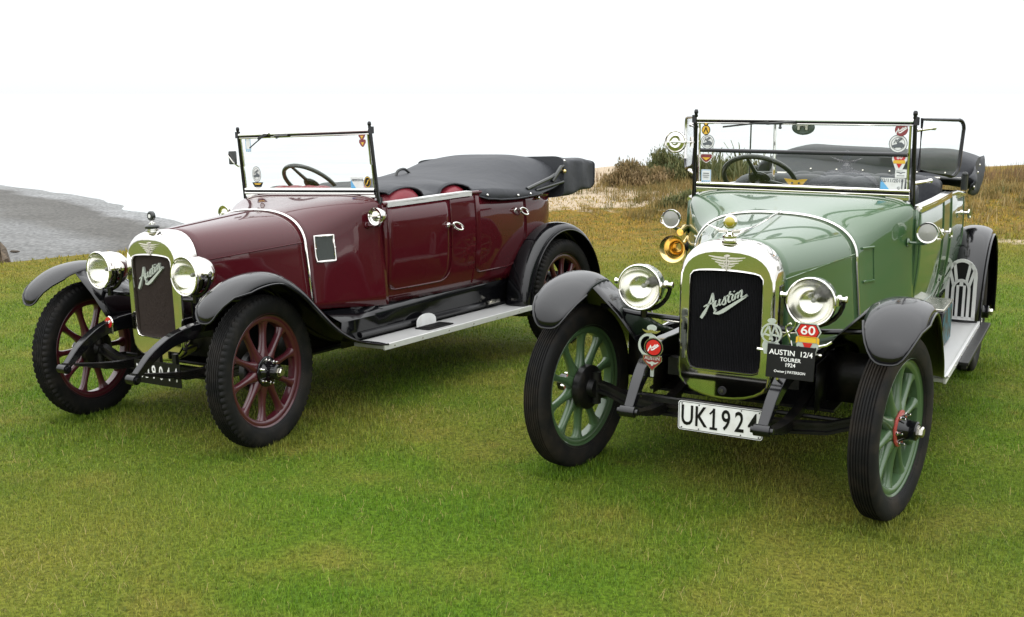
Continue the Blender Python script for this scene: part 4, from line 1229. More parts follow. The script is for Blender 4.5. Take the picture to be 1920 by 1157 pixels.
        mb.loft(rg); o = part('frame_rail', mb, 'black_paint', angle=30); mod_bevel(o, .004)
        mb = MB(); mb.lathe([(0, -.045), (.014, -.045), (.014, -.034), (.024, -.032), (.024, .032), (.014, .034), (.014, .045), (0, .045)], (s * .285, -.378, .416), (1, 0, 0), 16); part('shackle_bolt', mb, 'black_paint')
        # leaf spring
        sp = MB()
        for j in range(5):
            y0, y1 = -.375 + .075 * j, .47 - .08 * j
            rg = [[(s * .285 + q * .022, y, .408 - .055 * math.sin(PI * (y + .375) / .845) - .009 * j + w_ * .0038) for q, w_ in ((-1, 1), (1, 1), (1, -1), (-1, -1))] for y in np.linspace(y0, y1, 9)]
            sp.loft(rg)
        part('front_spring', sp, 'chassis_black', sprung=False)
        sp = MB()
        for j in range(5):
            rg = [[(s * .42 + q * .022, y, .40 - .05 * math.sin(PI * (y - 2.35) / 1.05) - .009 * j + w_ * .0038) for q, w_ in ((-1, 1), (1, 1), (1, -1), (-1, -1))] for y in np.linspace(2.35 + .08 * j, 3.40 - .08 * j, 9)]
            sp.loft(rg)
        part('rear_spring', sp, 'chassis_black', sprung=False)
    ax = MB()
    rg = [[(x, y_ + FY, z + dzz) for y_, dzz in ((-.022, .026), (.022, .026), (.022, .014), (.008, .010), (.008, -.010), (.022, -.014), (.022, -.026), (-.022, -.026), (-.022, -.014), (-.008, -.010), (-.008, .010), (-.022, .014))] for x, z in [(-.62, .385), (-.56, .372), (-.45, .332), (-.30, .318), (.30, .318), (.45, .332), (.56, .372), (.62, .385)]]
    ax.loft(rg); part('front_axle', ax, 'chassis_black', sprung=False)
    mb = MB()
    for s in (-1, 1):
        mb.tube([(s * .622, FY, .30), (s * .622, FY, .45)], .024, 12); mb.tube([(s * .622, FY, .385), (s * .70, FY, .375)], .028, 12); mb.tube([(s * .62, FY, .33), (s * .585, .22, .325)], .014, 8)
    mb.tube([(-.585, .22, .325), (.585, .22, .325)], .011, 8); part('steering_linkage', mb, 'chassis_black', sprung=False)
    mb = MB(); mb.tube([(-.70, WB, .378), (-.12, WB, .378), (-.08, WB, .378), (.08, WB, .378), (.12, WB, .378), (.70, WB, .378)], [.035, .04, .12, .12, .04, .035], 14); mb.tube([(0, WB, .38), (0, 1.0, .50)], .03, 10); part('rear_axle', mb, 'chassis_black', sprung=False)
    mb = MB(); mb.box((0, 1.50, .352), (.86, 2.5, .012)); part('shade_tray', mb, 'chassis_black')  # low tray added to block light and darken the ground below
    mb = MB(); mb.box((0, .55, .50), (.36, .65, .20)); mb.box((0, 1.2, .48), (.26, .7, .16)); part('engine_block', mb, 'chassis_black')
    for (yy, zz, ww) in ((.16, .50, .60), (3.12, .50, .70)):
        mb = MB(); mb.box((0, yy, zz), (ww, .05, .08)); part('cross_member', mb, 'chassis_black')
    # ---------------- wheels
    WM = wheel_parts(cfg); cache = {}
    def wmesh(k):
        if k not in cache:
            mb, mt = WM[k]; o = mb.build(k, mt, None, 40); cache[k] = o.data; bpy.data.objects.remove(o)
        return cache[k]
    for s in (-1, 1):
        for front in (True, False):
            w = link('wheel', wmesh('rim'), root, (s * TRK, FY if front else WB, WR - .011))
            w.rotation_euler = (rnd.uniform(0, 2), 0, 0)
            w.rotation_mode = 'XYZ'
            rz = (0 if s > 0 else PI) + (R(cfg['steer']) if front else 0)
            w.rotation_euler = (rnd.uniform(0, 6), 0, rz)
            link('tyre', wmesh('tyre'), w)
            for k in range(10):
                q = link('spoke', wmesh('spoke'), w); q.rotation_euler = (2 * PI * k / 10, 0, 0)
            link('hub_disc', wmesh('hub_disc'), w); link('hub_flange', wmesh('flange'), w); link('hub', wmesh('hub'), w); link('hub_nut', wmesh('nut'), w)
            for k in range(6):
                q = link('stud', wmesh('stud'), w); q.rotation_euler = (2 * PI * k / 6 + .3, 0, 0)
            link('brake_drum' if not front else 'bearing_housing', wmesh('front_drum' if front else 'rear_drum'), w)

    # ---------------- windscreen
    ZB, ZT, HW = 1.228, 1.592, .545
    yb, yt = 1.185, 1.158
    yz = lambda z: lerp(yb, yt, (z - ZB) / (ZT - ZB))
    mb = MB(); mb.box((0, yb + .005, ZB - .055), (2 * HW - .02, .008, .085)); ws = part('windscreen', mb, PAINT)
    for s in (-1, 1):
        mb = MB(); mb.tube([(s * .572, 1.20, 1.085), (s * .560, yz(1.22), 1.22), (s * .553, yz(ZT), ZT), (s * .552, yz(1.62), 1.615)], [.011, .0115, .0105, .010], 10)
        mb.ball((s * .552, yz(1.63), 1.628), .012, 10, (1, 1, 1.4))
        mb.box((s * .560, yz(1.60) + .002, 1.592), (.022, .024, .04)); part('post', mb, 'black_paint', ws)
    mb = MB(); mb.tube([(-HW, yt, ZT), (HW, yt, ZT)], .0105, 10); part('top_rail', mb, 'nickel', ws); mb = MB(); mb.box((0, yt - .002, ZT - .0125), (2 * HW, .012, .005)); part('reflection_strip', mb, 'rubber', ws); mb = MB(); mb.tube([(-HW, yt, ZT - .020), (HW, yt, ZT - .020)], .0055, 8)  # dark strip stands in for the ground reflected between the top rails
    part('top_rail', mb, 'nickel', ws)
    mb = MB(); mb.tube([(-HW, yb - .004, ZB + .022), (HW, yb - .004, ZB + .022)], .010, 10); part('bottom_rail', mb, 'nickel', ws); mb = MB(); mb.box((0, yb - .008, ZB + .0115), (2 * HW, .014, .0055)); part('reflection_strip', mb, 'rubber', ws); mb = MB(); mb.tube([(-HW, yb - .006, ZB), (HW, yb - .006, ZB)], .009, 10); mb.box((0, yb, ZB - .014), (2 * HW, .012, .016)); part('bottom_rail', mb, 'nickel', ws)  # reflected darkness between the bottom rails put in as a black strip
    zm = cfg['mid_z']
    for s in (-1, 1):
        zlo = zm if cfg['name'] == 'M' else ZB
        mb = MB(); mb.tube([(s * (HW - .012), yz(zlo), zlo), (s * (HW - .012), yz(ZT), ZT)], .0065, 8)
        if cfg['name'] == 'M': mb.tube([(s * (HW - .006), yz(ZB), ZB), (s * (HW - .006), yz(zm), zm)], .0045, 8)
        part('side_rail', mb, 'nickel', ws)
    if cfg['name'] == 'G':
        mb = MB(); mb.tube([(-HW + .02, yz(zm) - .002, zm), (HW - .02, yz(zm) - .002, zm)], .0105, 10); part('middle_bar', mb, 'black_paint', ws)
    def pane(z0, z1, dy=0):
        mb = MB(); mb.add([(-HW + .012, yz(z0) + dy, z0), (HW - .012, yz(z0) + dy, z0), (HW - .012, yz(z1) + dy, z1), (-HW + .012, yz(z1) + dy, z1)], [(0, 1, 2, 3)])
        o = part('glass_pane', mb, 'glass', ws, smooth=False); mod_solid(o, .005, 0)
    pane(ZB + .02, zm - .002, .002); pane(zm + .001, ZT - .02, -.002 if cfg['name'] == 'M' else .002)
    # wiper
    mb = MB()
    if cfg['name'] == 'G':
        mb.tube([(-.16, yt - .014, 1.578), (-.25, yt - .016, 1.570), (-.40, yt - .016, 1.552)], .0045, 6); mb.tube([(-.02, yt - .016, 1.583), (-.17, yt - .016, 1.571)], .006, 6); mb.tube([(-.10, yt - .012, 1.57), (-.10, yt - .012, 1.555)], .006, 8)
        mb.ball((-.10, yt - .012, 1.552), .009, 8)
    else:
        mb.tube([(-.26, yt - .014, 1.595), (-.33, yt - .016, 1.570), (-.44, yt - .016, 1.510)], .0045, 6); mb.tube([(-.30, yt - .014, 1.590), (-.36, yt - .014, 1.565)], .008, 6); mb.tube([(-.22, yt - .014, 1.578), (-.10, yt - .014, 1.578)], .006, 6); mb.ball((-.20, yt - .012, 1.566), .007, 8)
    part('wiper', mb, 'bakelite', ws)
    # steering wheel
    c = Vector((-.305, 1.53, 1.258)); nrm = Vector((0, -.66, -.75)).normalized(); e1 = Vector((1, 0, 0)); e2 = nrm.cross(e1)
    if e2.z < 0: e2 = -e2
    mb = MB(); mb.tube([c + (e1 * math.cos(a) + e2 * math.sin(a)) * .198 for a in np.linspace(0, 2 * PI, 49)[:-1]], .0135, 10, True)
    sw = part('steering_wheel', mb, 'bakelite')
    mb = MB()
    for a in (R(100), R(220), R(340)): mb.tube([c + (e1 * math.cos(a) + e2 * math.sin(a)) * .03, c + (e1 * math.cos(a) + e2 * math.sin(a)) * .195], [.013, .009], 8)
    mb.lathe([(.055, -.006), (.062, .004), (.055, .012), (.02, .018), (0, .018)], c, -nrm, 20); part('steering_spokes', mb, 'bakelite', sw)
    mb = MB(); mb.tube([c, c + nrm * .62], .018, 10); part('steering_column', mb, 'bakelite', sw)
    # seats
    def seat_back(name, y, z0, z1, mat, npl, x0=-.50, x1=.50, th=.11):
        NX = npl * 6; rg = []
        for i in range(NX + 1):
            x = lerp(x0, x1, i / NX); pl = abs(math.sin(PI * npl * i / NX)) ** .5; edge = 1 - .10 * abs(2 * i / NX - 1) ** 10
            ring = []
            for k in range(13):
                a = PI * k / 12
                ring.append((x, y - math.cos(a) * th * .5 * (.82 + .18 * pl), lerp(z0, z1 - th * .35, edge) + math.sin(a) * th * .42 * (.80 + .20 * pl)))
            ring = [(x, y - th * .45 * (.82 + .18 * pl), z0)] + ring + [(x, y + th * .45, z0)]
            rg.append(ring)
        mb = MB(); mb.loft(rg, True, True); return part(name, mb, mat, angle=50)
    SM = cfg['seat_mat']
    if cfg['name'] == 'G':
        seat_back('seat_back', 1.76, .85, 1.272, SM, 6); seat_back('seat_back', 2.72, .85, 1.225, SM, 10)
    else:
        for s in (-1, 1): seat_back('seat_back', 1.45, .85, 1.238, SM, 4, *sorted((s * .08, s * .560)), th=.33)
        seat_back('seat_back', 1.93, .85, 1.228, SM, 10, -.58, .58, th=.28)
    mb = MB(); mb.box((0, 1.52, .88), (1.0, .46, .14)); o = part('seat_cushion', mb, SM); mod_bevel(o, .03, 3)
    mb = MB(); mb.box((0, 2.45, .88), (1.0, .46, .14)); o = part('seat_cushion', mb, SM); mod_bevel(o, .03, 3)

    cfg['extras'](root, part, ws, yz, dict(ZB=ZB, ZT=ZT, HW=HW, rnd=rnd))
    return root

# ------------------------------------------------------------------ what only one of the cars carries
def sticker(name, ws, yz, x, z, layers, label=None):
    """flat print on the inside of the glass: layers of (material, kind, data), each a hair prouder than the last"""
    mb = MB(); w = 0.0
    for mat, kind, data in layers:
        mb.mat(mat); o = (x, yz(z) - .0055, z)
        if kind == 'poly': mb.prism(data, o, XA, ZA, w, w + .0006)
        elif kind == 'ring': mb.ring2d(data[0], data[1], o, XA, ZA, w, w + .0006)
        elif kind == 'text': mb.text(data[0], (x + data[1], o[1], z + data[2]), XA, ZA, data[3], w, w + .0006, bold=.01)
        elif kind == 'script': script_strokes(mb, (x + data[0], o[1], z + data[1]), XA, ZA, data[2], w, w + .0006, 1.6)
        w += .0007
    o = mb.build(name, None, ws, smooth=False)
    if label: o['label'] = label
    return o

CAR_SHAPE = [(-.030, -.012), (-.030, -.002), (-.016, .003), (-.006, .005), (-.004, .014), (.018, .014), (.026, .005), (.030, .004), (.031, -.010), (.022, -.012), (.018, -.018), (.012, -.012), (-.010, -.013), (-.015, -.019), (-.021, -.013)]
def round_car_sticker(ws, yz, x, z, r, ryk=1.0):
    sticker('sticker', ws, yz, x, z, [('sticker_grey', 'poly', circ(0, 0, r, 28, r * ryk)), ('white_enamel', 'poly', circ(0, 0, r * .92, 28, r * .92 * ryk)), ('sticker_grey', 'ring', (circ(0, 0, r * .74, 28, r * .74 * ryk), circ(0, 0, r * .69, 28, r * .69 * ryk))),
            ('sticker_grey', 'poly', [(a * r / .046, b * r / .046 - r * .14) for a, b in CAR_SHAPE]), ('sticker_grey', 'script', (0, r * .38, r * .0022))], 'round white sticker with a small vintage car')
def shield(w, h): return [(-w * .42, h * .5), (w * .42, h * .5), (w * .5, h * .36), (w * .5, h * .1), (w * .22, -h * .34), (0, -h * .5), (-w * .22, -h * .34), (-w * .5, h * .1), (-w * .5, h * .36)]

def badge_post(part, x, y, z0, z1):
    mb = MB(); mb.box((x, y, (z0 + z1) / 2), (.014, .008, z1 - z0)); part('badge_bracket', mb, 'badge_grey')

def extras_green(root, part, ws, yz, k):
    rnd = k['rnd']
    # number plate
    mb = MB(); c = (.0725, -.25, .395)
    mb.mat('plate_black'); mb.prism(rrect(-.184, .184, -.066, .066, .012), c, XA, ZA, -.003, -.0005)
    mb.mat('white_enamel'); mb.prism(rrect(-.181, .181, -.063, .063, .011), c, XA, ZA, -.0005, .0008)
    o = part('number_plate', mb)
    mb = MB(); mb.mat('plate_black')
    mb.ring2d(rrect(-.178, .178, -.060, .060, .010), rrect(-.1755, .1755, -.0575, .0575, .009), c, XA, ZA, .0006, .0014)
    for ch, x in zip('UK1924', (-.141, -.083, -.026, .026, .083, .140)):
        mb.text(ch, (c[0] + x, c[1], c[2] - .002), XA, ZA, .122, .0006, .0026, bold=.012, xs=.68)
    mb.prism([(-.042, -.046), (-.010, -.046), (-.010, -.036), (-.042, -.036)], c, XA, ZA, .0006, .0027); mb.prism([(-.031, .040), (-.026, .034), (-.040, .018), (-.046, .022)], c, XA, ZA, .0006, .0027)
    for x, z in ((-.165, .052), (-.09, .052), (.09, .052), (.165, .052), (-.165, -.052), (-.09, -.052), (.09, -.052), (.165, -.052)): mb.prism(circ(x, z, .003, 8), c, XA, ZA, .0006, .003)
    part('registration', mb, None, o, smooth=False)
    mb = MB(); mb.box((.0725, -.238, .385), (.34, .010, .09)); mb.box((.0, -.225, .443), (.56, .026, .022)); part('plate_bracket', mb, 'chassis_black')
    # badges on the front frame horns
    mb = MB(); mb.mat('badge_grey'); c = (-.252, -.205, .672)
    mb.ring2d(circ(-.012, -.004, .048, 28, .052), circ(-.016, -.004, .034, 28, .040), c, XA, ZA, 0, .005)
    mb.prism(circ(0, .072, .022, 18, .014), c, XA, ZA, 0, .005); mb.prism([(-.03, -.05), (.03, -.05), (.026, -.075), (-.026, -.075)], c, XA, ZA, 0, .004)
    mb.prism([(-.014, .05), (.014, .05), (.018, .075), (-.018, .075)], c, XA, ZA, 0, .004)
    mb.prism([(-.02, -.045), (-.008, .05), (.002, .05), (-.006, -.045)], c, XA, ZA, 0, .004)
    mb.mat('nickel'); [mb.ribbon([(0, .060), (q * .02, .056), (q * .040, .064)], [.014, .011, .003], c, XA, ZA, .004, .009, 3) for q in (-1, 1)]
    mb.mat('plate_black'); mb.prism(circ(.012, -.010, .041), c, XA, ZA, .004, .009)
    mb.mat('nickel_dull'); mb.ring2d(circ(.012, -.010, .0425), circ(.012, -.010, .0395), c, XA, ZA, .004, .010)
    mb.mat('red_enamel'); mb.prism(circ(.012, -.010, .033), c, XA, ZA, .009, .011)
    mb.mat('letter_white'); script_strokes(mb, (c[0] + .012, c[1], c[2] - .010), XA, ZA, .000118, .011, .0125, 1.6)
    part('club_badge', mb)
    mb = MB(); c = (-.246, -.207, .598); sh = [(-.042, .028), (.042, .028), (.044, .006), (0, -.040), (-.044, .006)]
    mb.mat('nickel_dull'); mb.prism(sh, c, XA, ZA, 0, .004); mb.mat('dark_red_enamel'); mb.prism([(x * .91, z * .89) for x, z in sh], c, XA, ZA, .004, .005)
    mb.mat('badge_grey'); mb.text('AUSTIN', (c[0], c[1], c[2] + .015), XA, ZA, .020, .005, .0062, bold=.015)
    for q in (-1, 1): mb.ribbon([(0, -.004), (q * .014, -.006), (q * .028, .002)], [.012, .007, .002], c, XA, ZA, .005, .0062, 3)
    mb.prism(circ(0, -.008, .006, 12, .010), c, XA, ZA, .005, .0065); part('shield_badge', mb)
    badge_post(part, -.25, -.198, .53, .66)
    mb = MB(); c = (.262, -.215, .775); mb.mat('badge_grey')
    mb.ring2d(circ(0, 0, .043), circ(0, 0, .036), c, XA, ZA, 0, .004)
    for a, b in (((-.037, -.018), (-.012, .030)), ((-.012, .030), (.006, -.028)), ((-.028, -.004), (.0, -.010)), ((-.006, -.026), (.014, .032)), ((.014, .032), (.036, -.018)), ((.002, -.004), (.028, -.008))): mb.ribbon([a, b], .0065, c, XA, ZA, 0, .006, 3)
    mb.prism(circ(0, .052, .018, 14, .010), c, XA, ZA, 0, .004); mb.prism([(-.03, -.034), (.03, -.034), (.040, -.05), (.026, -.085), (-.026, -.085), (-.036, -.05)], c, XA, ZA, 0, .004)
    mb.mat('yellow_enamel'); mb.prism(circ(.004, -.054, .006, 10), c, XA, ZA, .004, .006); part('ring_badge', mb)
    mb = MB(); c = (.408, -.215, .770); mb.mat('badge_grey')
    mb.prism([(-.034, .062), (.034, .062), (.052, .028), (.036, .0), (.044, -.03), (.034, -.06), (.022, -.09), (-.022, -.09), (-.034, -.06), (-.044, -.03), (-.036, .0), (-.052, .028)], c, XA, ZA, 0, .004)
    mb.mat('plate_black'); mb.prism([(-.031, .058), (.031, .058), (.047, .028), (.034, .004), (-.034, .004), (-.047, .028)], c, XA, ZA, .004, .0046)
    mb.mat('red_enamel'); mb.prism([(-.029, .055), (.029, .055), (.043, .028), (.031, .006), (-.031, .006), (-.043, .028)], c, XA, ZA, .0046, .0052); mb.prism([(-.020, -.018), (.020, -.018), (0, -.058)], c, XA, ZA, .004, .006)
    mb.mat('letter_white'); mb.text('60', (c[0], c[1], c[2] + .031), XA, ZA, .050, .0052, .007, bold=.01, xs=1.2)
    mb.mat('yellow_enamel'); mb.prism([(-.046, -.022), (-.036, -.016), (-.036, .006), (.036, .006), (.036, -.016), (.046, -.022), (.046, .002), (.036, .008), (-.036, .008), (-.046, .002)], c, XA, ZA, .0046, .0062); mb.prism([(-.034, -.016), (.034, -.016), (.034, .004), (-.034, .004)], c, XA, ZA, .0046, .0066)
    mb.mat('plate_black'); [mb.ribbon([(q * .034, -.034), (q * .030, -.052), (q * .014, -.070)], [.004, .007, .003], c, XA, ZA, .004, .005, 3) for q in (-1, 1)]
    part('anniversary_badge', mb)
    mb = MB(); mb.tube([(.20, -.19, .70), (.33, -.195, .695), (.46, -.19, .70)], .006, 8); mb.tube([(.285, -.19, .56), (.30, -.19, .70)], .007, 8)
    mb.tube(catmull([(.30, -.20, .76), (.345, -.20, .80), (.355, -.20, .83)], 3), [.005] * 7, 6); mb.tube(catmull([(.345, -.20, .69), (.335, -.20, .75), (.315, -.20, .80), (.335, -.20, .82)], 3), .005, 6); mb.ball((.345, -.205, .698), .013, 10); mb.tube([(.40, -.2, .72), (.48, -.2, .745), (.50, -.2, .76)], .006, 6)
    part('badge_bar', mb, 'nickel')
    # vent mouldings behind the bonnet band
    for s in (-1, 1):
        for z in (1.005, .845):
            mb = MB(); mb.tube([(s * (scuttle_x(y, z) + .003), y, z - .01 * (y - .8)) for y in np.linspace(.800, .885, 5)], .0065, 6); part('vent_moulding', mb, 'green_paint')
        mb = MB(); mb.tube([(s * (scuttle_x(.885, z) + .002), .885, z) for z in np.linspace(.85, 1.0, 5)], .003, 6); part('vent_moulding', mb, 'green_paint')
    # wind wings
    for s in (-1, 1):
        A = Vector((s * .572, 1.195, 0)); d = Vector((s * .163, .327, 0)).normalized(); L = .365
        pts = [(.012, 1.352), (.012, 1.595)] + [(L - .045 + .045 * math.sin(a), 1.553 + .045 * math.cos(a) - .006) for a in np.linspace(0, PI / 2, 6)] + [(L - .02 - .06 + .06 * math.cos(a), 1.362 + .05 - .05 * math.sin(a) - .05) for a in np.linspace(0, PI / 2, 6)]
        pts[1] = (.012, 1.600)
        W3 = [A + d * u + Vector((0, 0, z)) for u, z in pts]
        mb = MB(); mb.tube(W3, .0085, 8, True); o = part('wind_wing', mb, 'black_paint')
        mb = MB(); mb.add(W3, [tuple(range(len(W3)))]); g = part('glass_pane', mb, 'glass', o, smooth=False); mod_solid(g, .004, 0)
        mb = MB()
        for z in (1.548, 1.300 if s < 0 else 1.29):
            mb.tube([A + Vector((-s * .015, -.012, z)), A + d * .10 + Vector((0, -.012, z + .008))], [.010, .0075], 8); mb.ball(A + d * .115 + Vector((0, -.012, z + .009)), .013, 10)
        part('wing_clamp', mb, 'nickel', o)
        mb = MB(); mb.tube(W3[2:9], .0095, 8); part('bright_trim', mb, 'nickel' if s < 0 else 'black_paint', o)
    # round mirror on the driver's side: its back faces us
    c = (-.648, 1.115, 1.472); mb = MB()
    mb.lathe([(0, -.020), (.012, -.020), (.014, -.012), (.022, -.010), (.030, -.013), (.033, -.008), (.050, -.004), (.056, -.010), (.060, -.008), (.061, .004), (.055, .010), (0, .010)], c, (0, 1, 0), 36)
    o = part('round_mirror', mb, 'nickel')
    mb = MB(); mb.tube([(c[0] - .02, c[1] - .02, c[2]), (c[0] + .04, c[1] - .018, c[2] - .002), (-.56, 1.16, 1.468)], .0045, 8); mb.box((-.572, 1.165, 1.468), (.02, .02, .06)); part('mirror_arm', mb, 'nickel', o)
    mb = MB(); mb.mat('bakelite'); mb.text('AC', (c[0], c[1], c[2] + .001), XA, ZA, .030, .0095, .0105); part('mirror_emblem', mb, None, o)
    # inside mirror at the top of the screen
    mb = MB(); mb.lathe([(0, -.008), (.03, -.007), (.038, 0), (.03, .006), (0, .007)], (.005, 1.20, 1.553), (0, 1, 0), 28)
    mb.v = [(.005 + (x - .005) * 1.55, y, z) for x, y, z in mb.v]
    o = part('inside_mirror', mb, 'mirror_back', ws); mb = MB(); mb.box((.005, 1.185, 1.572), (.06, .02, .02)); mb.box((-.015, 1.188, 1.556), (.012, .012, .03)); mb.box((.025, 1.188, 1.556), (.012, .012, .03)); part('mirror_clip', mb, 'nickel_dull', ws)
    # brass bulb horn
    mb = MB(); c = Vector((-.600, .985, .915))
    prof = [(.020, .12), (.024, .09), (.030, .06), (.040, .03), (.056, .008), (.068, -.004), (.073, -.006), (.070, -.001), (.054, .012), (.036, .034), (.026, .062), (.018, .10), (.0005, .10)]
    mb.lathe(prof, c, (0, 1, 0), 36)
    mb.tube(catmull([(c.x, c.y + .11, c.z), (c.x + .01, c.y + .17, c.z + .01), (c.x + .03, c.y + .19, c.z + .06), (c.x + .025, c.y + .13, c.z + .10), (c.x + .02, c.y + .05, c.z + .085)], 5), .019, 12)
    o = part('horn', mb, 'brass'); mb = MB(); mb.ball((c.x + .055, c.y + .14, c.z + .0), .035, 14, (1, 1.3, 1)); mb.tube([(c.x + .05, c.y + .16, c.z), (-.53, 1.15, .92)], .012, 8); part('horn_bulb', mb, 'rubber', o)
    # stickers on the screen
    wing = lambda q, S: [(0, -.10 * S), (q * .3 * S, .05 * S), (q * S, .22 * S), (q * .9 * S, .32 * S), (q * .35 * S, .26 * S), (0, .16 * S)]
    cb = lambda x, z: sticker('sticker', ws, yz, x, z, [('plate_black', 'poly', circ(0, -.006, .024, 20, .026)), ('plate_black', 'poly', circ(0, .026, .013, 14, .012)), ('yellow_enamel', 'poly', circ(0, -.006, .020, 20, .022)), ('plate_black', 'poly', [(-.014, -.020), (0, .014), (.014, -.020), (.008, -.020), (0, .0), (-.008, -.020)]), ('yellow_enamel', 'poly', circ(0, .027, .008, 12, .006))], 'black and yellow crowned badge sticker')
    cb(-.496, 1.540)
    round_car_sticker(ws, yz, -.487, 1.472, .038); round_car_sticker(ws, yz, .480, 1.482, .044)
    sticker('sticker', ws, yz, -.493, 1.386, [('white_enamel', 'poly', [(x * 1.08, z * 1.08) for x, z in shield(.064, .046)]), ('dark_red_enamel', 'poly', shield(.061, .042)), ('yellow_enamel', 'poly', [(-.022, .004), (.022, .004), (0, -.012)])], 'small red shield sticker')
    sticker('sticker', ws, yz, -.493, 1.292, [('white_enamel', 'poly', rrect(-.027, .027, -.034, .034, .003)), ('sticker_blue', 'ring', (rrect(-.025, .025, -.026, .032, .003), rrect(-.023, .023, -.024, .030, .003))), ('sticker_grey', 'poly', rrect(-.016, .016, .012, .016, .001)), ('sticker_grey', 'poly', rrect(-.018, .018, .002, .005, .001)), ('sticker_grey', 'poly', rrect(-.014, .014, -.008, -.005, .001))] + [('sticker_blue', 'poly', rrect(-.023 + .012 * i, -.016 + .012 * i, -.032, -.028, .001)) for i in range(4)], 'small white label sticker')
    sticker('sticker', ws, yz, .492, 1.550, [('dark_red_enamel', 'poly', circ(0, 0, .031)), ('letter_white', 'script', (0, -.003, .000130))], 'round dark red sticker with white script')
    sticker('sticker', ws, yz, .490, 1.396, [('white_enamel', 'poly', [(-.034, .036), (.034, .036), (.035, .008), (.014, -.044), (-.014, -.044), (-.035, .008)]), ('red_enamel', 'poly', [(-.024, .034), (.024, .034), (.028, .019), (.022, .005), (-.022, .005), (-.028, .019)]), ('letter_white', 'text', ('60', 0, .020, .028)), ('yellow_enamel', 'poly', rrect(-.028, .028, -.010, .006, .003)), ('red_enamel', 'poly', [(-.013, -.011), (.013, -.011), (0, -.034)])], 'white shield sticker with red sixty')
    sticker('sticker', ws, yz, .500, 1.338, [('white_enamel', 'poly', rrect(-.027, .027, -.022, .020, .003)), ('sticker_grey', 'poly', wing(1, .022)), ('sticker_grey', 'poly', wing(-1, .022)[::-1]), ('sticker_grey', 'poly', rrect(-.018, .018, -.012, -.010, .0005))], 'small white sticker with grey wings')
    sticker('sticker', ws, yz, .466, 1.284, [('sticker_grey', 'poly', rrect(-.066, .056, -.032, .038, .003)), ('white_enamel', 'poly', rrect(-.060, .054, -.030, .030, .002)), ('sticker_blue', 'poly', [(-.060, -.030), (-.014, -.030), (-.060, .024)]), ('sticker_grey', 'text', ('02/11/2018', -.006, .017, .024)), ('sticker_grey', 'text', ('G', .026, -.019, .018)), ('sticker_grey', 'poly', rrect(.040, .045, -.022, .024, .001))], 'blue and white registration label dated 02/11/2018')
    # butterfly-shaped ornament on the dash top behind the glass
    mb = MB(); mb.mat('yellow_enamel'); c = (-.045, 1.30, 1.262)
    for q in (-1, 1): mb.prism([(0, -.01), (q * .02, -.022), (q * .035, -.010), (q * .062, .022), (q * .03, .020), (0, .014)][::q], c, XA, ZA, 0, .004)
    mb.mat('bakelite'); [mb.prism(circ(q * .018, .0, .006, 10), c, XA, ZA, .004, .006) for q in (-1, 1)]; part('dash_ornament', mb)
    # folded hood across the tail
    NX, rg = 40, []
    for i in range(NX + 1):
        t = -1 + 2 * i / NX; x = .665 * t; e = abs(t)
        zt = 1.372 - .055 * e ** 5 - .02 * math.sin(5 * t + 1) * e; zb = 1.155 - .03 * e ** 3; y0, y1 = 2.93 - .05 * math.sin(2 * t), 3.42 - .10 * e ** 3
        ring = []
        for k in range(18):
            a = 2 * PI * k / 18; cx_, cz_ = (y0 + y1) / 2, (zt + zb) / 2
            q = 1 + .030 * math.sin(7 * a + 3 * t) + .02 * math.sin(11 * t + 2 * a) + .022 * math.sin(19 * t + 5 * a) * abs(t) ** 1.5
            ring.append((x, cx_ + (y1 - y0) / 2 * math.copysign(abs(math.cos(a)) ** .7, math.cos(a)) * q, cz_ + (zt - zb) / 2 * math.copysign(abs(math.sin(a)) ** .6, math.sin(a)) * q))
        rg.append(ring)
    mb = MB(); mb.loft(rg); hood = part('folded_hood', mb, 'hood_canvas', angle=60)
    for s in (-1, 1):                                   # flap hanging at the end of the fold
        mb = MB(); rg = []
        for u in np.linspace(0, 1, 9):
            rg.append([(s * (.655 + .02 * math.sin(3 * u) + .02 * math.sin(8 * v + 2 * u)), lerp(2.72, 3.30, v) + .06 * u * math.sin(4 * v), lerp(1.33 - .10 * (1 - v) ** 2, 1.085 + .09 * abs(2 * v - 1) ** 1.5, u)) for v in np.linspace(0, 1, 11)])
        mb.loft(rg, False, False); f = part('hood_flap', mb, 'hood_canvas', hood, angle=70); mod_solid(f, .012)
        mb = MB(); [mb.lathe([(.009, 0), (.006, .004), (0, .005)], (s * .683, lerp(2.74, 2.98, q), lerp(1.165, 1.285, q)), (s, 0, 0), 10) for q in (0, .33, .66, 1)]; part('press_stud_row', mb, 'nickel', hood)
        mb = MB(); mb.tube([(s * .64, 2.62, 1.155), (s * .64, 2.62, 1.24)], .020, 10); mb.ball((s * .64, 2.62, 1.248), .018, 10); mb.tube([(s * .64, 2.62, 1.215), (s * .50, 2.64, 1.22)], .010, 8); part('hood_iron', mb, 'bakelite')
    # apron of canvas between rear seat and hood, with its pale bead
    mb = MB(); mb.loft([[(x, 2.80, 1.205), (x, 2.90, 1.255), (x, 2.99, 1.30)] for x in np.linspace(-.60, .60, 9)], False, False); part('hood_apron', mb, 'hood_canvas', hood)
    mb = MB(); mb.tube([(-.60, 2.795, 1.208), (.60, 2.795, 1.208)], .008, 8); [mb.lathe([(.008, 0), (.005, .004), (0, .005)], (x, 2.845, 1.238), (0, -1, .5), 8) for x in np.linspace(-.5, .5, 7)]; part('apron_bead', mb, 'nickel_dull', hood)
    mb = MB(); mb.tube([(-.27, 1.70, 1.22), (-.275, 1.70, 1.565)], .009, 8); mb.tube(catmull([(-.27, 1.70, 1.24), (-.285, 1.69, 1.20), (-.32, 1.68, 1.17)], 3), .009, 8); part('screen_stay', mb, 'nickel')
